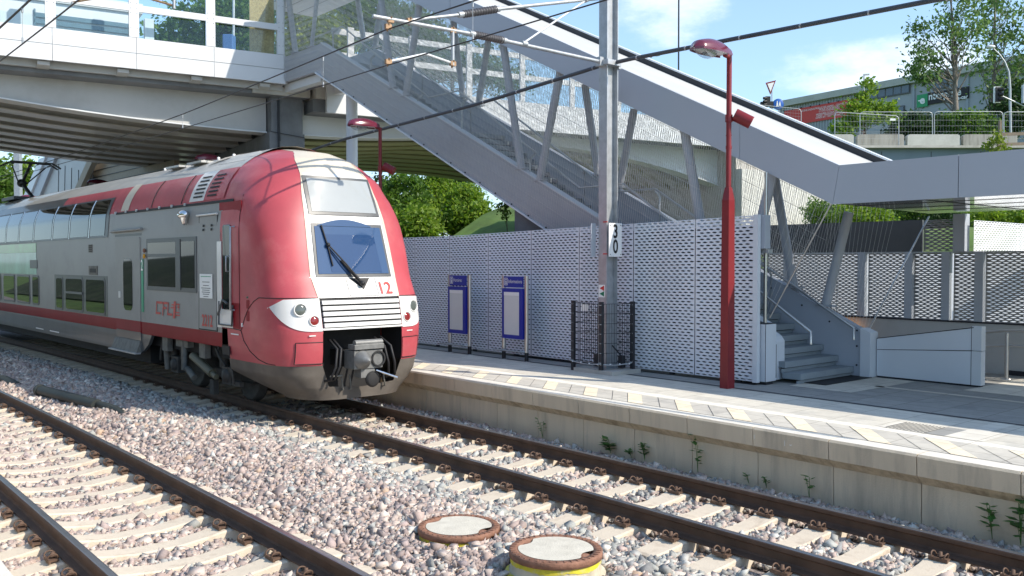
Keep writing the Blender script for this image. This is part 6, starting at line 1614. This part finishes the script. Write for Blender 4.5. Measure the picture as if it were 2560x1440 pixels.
# trees on the photographer's side of the line, mirrored in the train's windows
t0 = tree('leafy_tree', 'tree on the near side of the line, behind the photographer', un(-4, -19, 1.8), un(-4, -19, 9), [(un(-4, -19, 7.5), np.array((3, 3, 3.4))), (un(-3, -18, 4.5), np.array((2.6, 2.6, 2)))], 170, 26, .24, .9, M['leaf_b'], .22, 'trees on the near side', 16)
for k in range(1, 7):
    o = copy_tree(t0); o.location = Vector(un(-4 + 6.2*k, -17 - 2*(k % 2), 1.9)); o.rotation_euler = (0, 0, k*1.3); s_ = 1.25 + .5*((k*37) % 7)/7; o.scale = (s_, s_, s_)
# ---- stairway beyond the bridge
FS = thing('far_stairway', 'slanting grey covered stairway beyond the bridge, behind the train roof', 'stairway', tuple(un(45, 13.4, PZ)))
b = MB(); uprism(b, [(46.6, 8.1), (52.2, 5.2), (54, 4.2), (52.6, 4.2), (51.0, 5.0), (45.2, 8.1)], 12.9, 13.05); b.build('canopy_fascia', M['light_panel'], FS)
b = MB(); uprism(b, [(45.2, 8.1), (51.0, 5.0), (52.6, 4.2), (50.4, 4.2), (43.4, 8.1)], 13.0, 13.2); b.build('canopy_soffit', M['grey_panel'], FS)
b = MB(); uprism(b, [(43.4, 8.1), (50.4, 4.2), (42.8, 4.2), (36.6, 7.6), (36.6, 8.1)], 13.15, 13.3)
for k in range(6): uprism(b, [(43.5-1.2*k, 7.6-.2*k), (43.5-1.2*k+.05, 7.6-.2*k), (43.9-1.2*k, 4.4), (43.85-1.2*k, 4.4)], 13.13, 13.15, 1)
b.build('side_panel', [M['girder'], M['dark_steel']], FS)
M['tan'] = mat('tan_ribbed_wall', (.40, .33, .24), .7, var=.08)
b = MB(); uprism(b, [(37.2, 7.6), (42.0, 4.9), (41.0, 4.9), (36.2, 7.6)], 12.95, 13.15); b.build('stringer', M['tan'], FS)
FW = thing('ribbed_wall', 'tan horizontally ribbed wall under the bridge, behind the dark lamp hood', 'wall', tuple(un(35, 13.6, PZ)))
b = MB(); ubox(b, 28, 40, 13.5, 13.7, .4, 7.4)
for z in np.arange(4.6, 7.4, .32): ubox(b, 28, 40, 13.47, 13.5, z, z+.03, 1)
b.build('boards', [M['tan'], M['dark_steel']], FW)
# catenary mast far at the left
b = MB(); p = P(47, 560, 62); b.box((p[0], p[1], 5.0), (.38, .38, 11)); tag(b.build('catenary_mast', M['galv']), 'plain grey mast at the left edge, standing beyond the bridge', 'mast')
# ---- retaining wall, barriers and site fences above it
M['blue_conc'] = mat('blue_grey_concrete', (.20, .25, .29), .7, var=.12, vs=.6, dirt=(.13, .18, .22, .5), ds=.5, streak=True)
b = MB(); A, B_ = P(2080, 371, 46), P(2700, 371, 46)
b.hexa([(A[0], A[1], 3), (B_[0], B_[1], 3), (B_[0], B_[1]+.6, 3), (A[0], A[1]+.6, 3)], [tuple(A), tuple(B_), (B_[0], B_[1]+.6, B_[2]), (A[0], A[1]+.6, A[2])])
b.bar(A + (0, -.02, .05), B_ + (0, -.02, .05), .7, .12, 1)
for q in np.linspace(0, 1, 6): c = A + (B_-A)*q; b.box((c[0], c[1]-.004, 5.5), (.03, .02, 5), mi=2)
tag(b.build('retaining_wall', [M['blue_conc'], M['concrete'], M['dark_steel']]), 'blue grey concrete retaining wall just above the flat canopy', 'wall')
M['bar_a'] = mat('barrier_concrete_clean', (.50, .49, .46), .9, var=.1, vs=2, dirt=(.34, .33, .30, .5), ds=1.5); M['bar_b'] = mat('barrier_concrete_stained', (.36, .34, .31), .9, var=.25, vs=2, dirt=(.12, .11, .10, .8), ds=1.6, streak=True)
for x0, x1, m, lab in ((2060, 2137, 'bar_a', 'pale concrete barrier half hidden by the sloping canopy roof'), (2141, 2263, 'bar_b', 'stained concrete barrier behind the nearest wire fence panel'), (2266, 2402, 'bar_a', 'clean pale concrete barrier in the middle of the row'), (2405, 2546, 'bar_b', 'concrete barrier with a dark upper half, behind the sapling')):
    d = 48.5; A, B_ = P(x0, 368, d), P(x1, 368, d); h = (368-336)/2263*d; g = .06
    b = MB(); b.prism([(A[0]+g, d, A[2]), (A[0]+g, d, A[2]+h-.08), (A[0]+g+.12, d, A[2]+h), (B_[0]-g-.1, d, A[2]+h), (B_[0]-g, d, A[2]+h-.06), (B_[0]-g, d, A[2])], (0, .3, 0))
    tag(b.build('concrete_barrier', M[m]), lab, 'barrier', 'concrete barriers above the retaining wall')
def site_fence(x0, x1, y0, y1, yb, d, lab, d1=None):
    d1 = d1 or d; T = thing('site_fence_panel', lab, 'fence', tuple(P((x0+x1)/2, yb, d)), group='wire site fence panels')
    tl_, tr_ = P(x0, y0, d), P(x1, y1, d1); bl, br_ = P(x0, yb, d), P(x1, yb, d1)
    r = .022; e = (tr_-tl_)/np.linalg.norm(tr_-tl_)
    b = MB(); b.tube([bl, tl_-(0, 0, .18), tl_-(0, 0, .06)+e*.04, tl_+e*.16], r, 6); b.tube([tl_+e*.16, tr_-e*.16], r, 6); b.tube([tr_-e*.16, tr_-(0, 0, .06)-e*.04, tr_-(0, 0, .18), br_], r, 6)
    b.build('frame', M['galv'], T)
    b = MB(); n = max(6, int(np.linalg.norm(tr_-tl_)/.16))
    for k in range(1, n):
        q = k/n; b.tube([bl+(br_-bl)*q, tl_+(tr_-tl_)*q], .0035, 3, cap=False)
    for q in np.linspace(.12, .92, 6): b.tube([bl+(tl_-bl)*q, br_+(tr_-br_)*q], .005, 3, cap=False)
    b.build('wire_mesh', M['galv'], T)
    return T
site_fence(1895, 2003, 262, 273, 320, 55, 'wire fence panel beside the blue round sign, half behind the canopy roof')
f1 = site_fence(2087, 2247, 280, 290, 370, 47.5, 'slanting wire fence panel with a white tag, nearest of the row'); site_fence(2150, 2331, 280, 280, 368, 49.5, 'wire fence panel behind the slanting one')
site_fence(2336, 2507, 279, 279, 368, 49.5, 'wire fence panel in front of the dark shrubs'); site_fence(2510, 2680, 280, 280, 372, 49.5, 'wire fence panel at the right edge, by the foot of the street lamp')
b = MB(); b.box(P(2232, 299, 47.4), (.28, .01, .11)); b.build('tag', M['white_plate'], f1)
RF = thing('rail_fence', 'weathered wooden rail fence at the right edge above the canopy', 'fence', tuple(P(2500, 370, 44)))
M['wood'] = mat('weathered_wood', (.24, .185, .14), .85, var=.2, vs=4)
b = MB(); b.bar(P(2500, 385, 44), P(2500, 302, 44), .16, .1); b.build('post', M['wood'], RF)
b = MB(); b.bar(P(2494, 336, 43.9), P(2680, 331, 43.9), .05, .15); b.build('rail', M['wood'], RF)
b = MB(); b.bar(P(2494, 361, 43.9), P(2680, 357, 43.9), .05, .14); b.build('rail', M['wood'], RF)
# ---- warehouse
WH = thing('warehouse', 'long grey warehouse on the hill with a row of windows and a sloping roof line', 'warehouse', (35, 83, 8))
wA = np.array((47.6, 63.0)); wD = np.array((-12., 19.)); wD /= np.linalg.norm(wD); wN = np.array((-wD[1], wD[0])); wN = -wN if wN.dot(-wA) < 0 else wN
def wp(k, z, o=0): p = wA + wD*k + wN*o; return np.array((p[0], p[1], z))
def wpx(px, py):                    # photograph point to (k, z) on the warehouse wall
    r = P(px, py, 1.0) - np.array((0, 0, 2.4)); k = None
    n = wN; t = n.dot(wA)/(n.dot(r[:2])); q = r*t + np.array((0, 0, 2.4)); return (q[:2]-wA).dot(wD), q[2]
M['ware'] = mat('warehouse_cladding', (.32, .34, .36), .5, var=.05, vs=.5); M['ware2'] = mat('warehouse_panel', (.30, .33, .37), .5, var=.04)
kE = 37.2
b = MB(); b.hexa([wp(0, 7), wp(kE, 7), wp(kE, 7, -14), wp(0, 7, -14)], [wp(0, 18.4), wp(kE, 18.4), wp(kE, 18.4, -14), wp(0, 18.4, -14)])
ks, _ = wpx(2150, 250)
for k in np.arange(ks, kE, .34): b.box(wp(k, 13, .03), (.14, .06, 11.4), (np.append(wD, 0), np.append(wN, 0), np.array((0, 0, 1.))))
for k in (ks-.1, wpx(2285, 250)[0], wpx(2420, 200)[0]): b.box(wp(k, 13, .05), (.22, .1, 11.4), (np.append(wD, 0), np.append(wN, 0), np.array((0, 0, 1.))), 1)
b.build('wall', [M['ware'], M['ware2']], WH)
b = MB(); b.hexa([wp(-.5, 18.4, .5), wp(kE+.5, 18.4, .5), wp(kE+.5, 18.4, -14.5), wp(-.5, 18.4, -14.5)], [wp(-.5, 19.0, .6), wp(kE+.6, 19.0, .6), wp(kE+.6, 19.3, -14.5), wp(-.5, 19.3, -14.5)]); b.build('roof', M['girder'], WH)
M['w_glass'] = dark_glass('warehouse_glass', (.06, .09, .12), .08, .7)
for x0, y0, x1, y1, n in ((2178, 218, 2276, 250, 5), (2190, 275, 2262, 305, 4), (2528, 158, 2600, 190, 3), (2340, 190, 2372, 225, 1), (2535, 225, 2600, 250, 2)):
    k0, z0 = wpx(x0, y0); k1, _ = wpx(x1, y0); zc = wpx(x0, y1)[1]; zt_ = z0
    b = MB(); b.box(wp((k0+k1)/2, (zt_+zc)/2, .06), (abs(k1-k0), .12, abs(zt_-zc)), (np.append(wD, 0), np.append(wN, 0), np.array((0, 0, 1.)))); fr_ = b.build('window', M['t_frame'], WH)
    for i in range(n):
        a, c = k0 + (k1-k0)*(i+.08)/n, k0 + (k1-k0)*(i+.92)/n
        b = MB(); b.box(wp((a+c)/2, (zt_+zc)/2, .13), (abs(c-a), .03, abs(zt_-zc)-.22), (np.append(wD, 0), np.append(wN, 0), np.array((0, 0, 1.)))); b.build('pane', M['w_glass'], fr_)
# green and black sign
ES = thing('company_sign', 'green and black company sign with white lettering on the warehouse wall, behind the tall tree', 'sign', tuple(wp(10, 14, .2)))
k0, z1 = wpx(2295, 238); k1, _ = wpx(2424, 219); z0 = wpx(2295, 266)[1]; kg = wpx(2322, 236)[0]
fW = (np.append(wD, 0), np.append(wN, 0), np.array((0, 0, 1.)))
b = MB(); b.box(wp((kg+k1)/2, (z0+z1)/2, .10), (abs(k1-kg), .12, z1-z0), fW); b.build('black_board', M['ink'], ES)
b = MB(); b.box(wp((k0+kg)/2, (z0+z1)/2-.08, .11), (abs(kg-k0), .12, (z1-z0)*1.12), fW); b.build('green_board', mat('sign_green', (.0, .27, .09), .4), ES)
Ls = abs(k1-k0); b = MB(); zm = (z0+z1)/2
text_on(b, 'e', .95, lambda x, y: wp(k0 - .55 - x, zm + y - .05, .19), bold=.03, sx=1.1); b.bar(wp(k0-.15, zm-.05, .185), wp(k0-.75, zm-.05, .185), .02, .10)
text_on(b, 'nterprise', .88, lambda x, y: wp(kg - .08 - x, zm + .14 + y, .18), align='LEFT', bold=.02, sx=Ls*.80/4.1)
text_on(b, 'rent-a-car', .46, lambda x, y: wp(k1 + .05 - x, zm - .36 + y, .18), align='RIGHT', bold=.012)
b.build('lettering', M['white_plate'], ES)
# red banner
RB = thing('red_banner', 'long red banner with lines of white lettering on the warehouse wall', 'banner', tuple(wp(28, 12, .2)))
k0, z1 = wpx(1963, 281); k1, _ = wpx(2148, 245); zb0 = wpx(2148, 287)[1]; z1 = wpx(2148, 245)[1]
b = MB(); b.box(wp((k0+k1)/2, (zb0+z1)/2, .12), (abs(k1-k0), .06, z1-zb0), fW); b.build('sheet', mat('banner_red', (.60, .055, .045), .6, var=.05), RB)
b = MB(); kc = (wpx(2080, 270)[0]); hz = z1-zb0
for txt, q, s_ in (("ZONE INDUSTRIELLE DE HAMM - CENTRE D'ACTIVITES", .80, .26), ("18 RUE DE BITBOURG", .69, .24), ("L-1273 LUXEMBOURG", .58, .24), ("HORAIRES D'OUVERTURE", .42, .26), ("LUNDI - VENDREDI 8H - 18H", .31, .23), ("SAMEDI 8H - 12H | DIMANCHE", .20, .23)):
    text_on(b, txt, s_, lambda x, y: wp(kc + .2 - x, zb0 + hz*q + y, .16), sx=1.05)
b.build('lettering', M['white_plate'], RB)
b = MB()
for k in np.linspace(k0, k1, 9): b.sphere(wp(k, z1+.02, .2), .07, .07, .07, n=6, m=4)
b.build('eyelet', M['dark_steel'], RB)
# ---- road signs, signals and lamps on the hill
def pole(b, px, y0, y1, d, r, mi=0): b.tube([P(px, y0, d), P(px, y1, d)], r, 8, mi)
YS = thing('give_way_sign', 'white triangle sign with a red border, point down, on a grey pole', 'road sign', tuple(P(1930, 330, 58)))
b = MB(); pole(b, 1930, 335, 205, 58.1, .035); b.build('pole', M['galv'], YS)
def tri(s, d): return [P(1928-12.5*s, 206.5-1*s, d), P(1940.5-(1-s)*12, 201.5+(1-s)*6, d), P(1927, 236-(1-s)*12, d)]
b = MB(); t_ = [P(1914, 207, 58), P(1940, 200.5, 58), P(1926, 237, 58)]; b.prism(t_, (0, .03, 0)); b.build('red_border', M['red_post'], YS)
b = MB(); c = sum(t_)/3; b.prism([c + (q-c)*.66 + np.array((0, -.02, 0)) for q in t_], (0, .01, 0)); b.build('white_field', M['white_plate'], YS)
SG = thing('traffic_signal', 'black traffic signal seen from behind, at the foot of the white triangle sign', 'traffic signal', tuple(P(1918, 330, 57)))
b = MB(); c = P(1919, 254, 57); b.box(c, (.30, .25, .62)); b.box(P(1908, 259, 57), (.34, .22, .2)); b.box(P(1929, 262, 57), (.2, .2, .4))
for z in (-.2, 0, .2): b.tube([c + (-.1, -.1, z), c + (-.3, -.2, z-.03)], .09, 8)
b.build('head', M['ink'], SG); b = MB(); pole(b, 1917, 335, 262, 57.1, .05); b.build('pole', M['galv'], SG)
BS = thing('round_blue_sign', 'round blue sign with white walking figures', 'road sign', tuple(P(1946, 330, 57)))
b = MB(); c = P(1946, 260.5, 56.9); b.lathe([(.001, .0), (.32, .0), (.335, -.01), (.335, -.03), (.001, -.03)], c, 28, 0, (np.array((1., 0, 0)), np.array((0, 0, 1.)), np.array((0, -1., 0)))); b.lathe([(.335, -.02), (.35, -.02), (.35, -.06), (.335, -.06)], c, 28, 1, (np.array((1., 0, 0)), np.array((0, 0, 1.)), np.array((0, -1., 0))))
b.build('disc', [mat('sign_blue', (.01, .10, .42), .35), M['ink']], BS)
b = MB()
for dx, h in ((-.07, .34), (.09, .24)):
    b.lathe([(.001, 0), (.035, 0)], c + (dx, -.012, h*.5), 10, 0, (np.array((1., 0, 0)), np.array((0, 0, 1.)), np.array((0, -1., 0))))
    q = c + (dx, -.012, 0); b.add([q + (-.035, 0, h*.38), q + (.035, 0, h*.38), q + (.05, 0, -.02), q + (.07, 0, -h*.5), q + (.03, 0, -h*.5), q + (0, 0, -.06), q + (-.03, 0, -h*.5), q + (-.07, 0, -h*.5), q + (-.05, 0, -.02)], [tuple(range(9))])
b.build('figures', M['white_plate'], BS)
b = MB(); pole(b, 1946, 335, 270, 57.2, .035); b.build('pole', M['galv'], BS)
TS = thing('traffic_signal', 'black traffic signal with a white border on a long arm at the right edge', 'traffic signal', tuple(P(2600, 330, 50)))
c = P(2492, 237, 50); b = MB(); b.box(c, (.34, .10, .88)); b.build('white_border', M['white_plate'], TS)
b = MB(); b.box(c + (.02, -.06, 0), (.26, .14, .80))
for z in (-.26, 0, .26): b.tube([c + (.06, -.1, z), c + (.26, -.22, z)], .10, 10)
b.build('head', M['ink'], TS)
b = MB(); b.tube([P(2500, 238, 50), P(2566, 268, 50)], .045, 8); b.build('arm', M['galv'], TS)
b = MB(); pole(b, 2566, 340, 210, 50, .08); b.box(P(2563, 235, 49.9), (.3, .2, 1.0)); b.build('pole', M['galv'], TS)
SL = thing('street_lamp', 'pale street lamp with a long curved neck at the right edge', 'street lamp', tuple(P(2526, 335, 55)))
b = MB(); b.tube([P(x, y, 55) for x, y in ((2526, 335), (2525, 220), (2522, 180), (2512, 155), (2498, 135), (2484, 122))], [.085, .07, .06, .05, .04, .035], 10); b.build('pole', M['galv'], SL)
b = MB(); b.sphere(P(2477, 117, 55), .28, .16, .12, n=12, m=8); b.build('head', M['white_paint'], SL)
RL = thing('street_lamp', 'thin lamp post, red below and grey above, in front of the warehouse', 'street lamp', tuple(P(2160, 340, 66)))
b = MB(); pole(b, 2160, 340, 228, 66, .07, 1); pole(b, 2160, 228, 187, 66, .05, 0); b.bar(P(2159, 187, 66), P(2173, 186, 66), .12, .10, 0); b.build('post', [M['galv'], M['red_post']], RL)
b = MB(); b.tube([P(1696, 330, 62), P(1697, -40, 62)], .055, 8); tag(b.build('thin_mast', M['dark_steel']), 'thin dark mast against the sky above the sloping canopy roof', 'mast')
HL = thing('street_lamp', 'small white lamp head just above the roof edge, right of the thick cable', 'street lamp', tuple(P(1660, 330, 60)))
b = MB(); b.sphere(P(1640, 138, 60), .30, .14, .08, n=12, m=6); b.build('head', M['white_paint'], HL)
b = MB(); b.tube([P(1630, 141, 60), P(1622, 150, 60), P(1616, 170, 60), P(1614, 330, 60)], .045, 6); b.build('pole', M['galv'], HL)
# post, bin and bollard behind the glass railing
b = MB(); b.tube([P(584, 330, 44), P(584, -60, 44)], .06, 8); tag(b.build('sign_post', M['galv']), 'thin grey post behind the glass railing, left of the chipboard sheet', 'post')
b = MB(); p = P(573, 112, 43); b.box((p[0], p[1], p[2]), (.5, .5, .9)); tag(bevel(b.build('waste_bin', mat('bin_blue', (.05, .12, .28), .5)), .05), 'blue bin behind the glass railing beside the thin post', 'bin')

# rough grass on the slope that shows under the bridge
C = []
for k in range(9000):
    U, N = random.uniform(10, 24), random.uniform(24, 40); p = un(U, N)
    if -6 < p[0] < 5: C.append((p[0], p[1], terr(U, N) + .25*math.sin(U*.7)*math.sin(N*.5) + random.uniform(0, .16)))
gh = bpy.data.objects.new('slope_grass', None); gh.location = (0, 0, 0)
g_ = leaf_mesh('slope_grass', np.array(C), .16, M['leaf_y'], gh, up=-.2); g_.parent = None; bpy.data.objects.remove(gh); g_.name = 'slope_grass'
tag(g_, 'rough sunlit grass on the slope beyond the bridge', 'grass', kind='stuff')
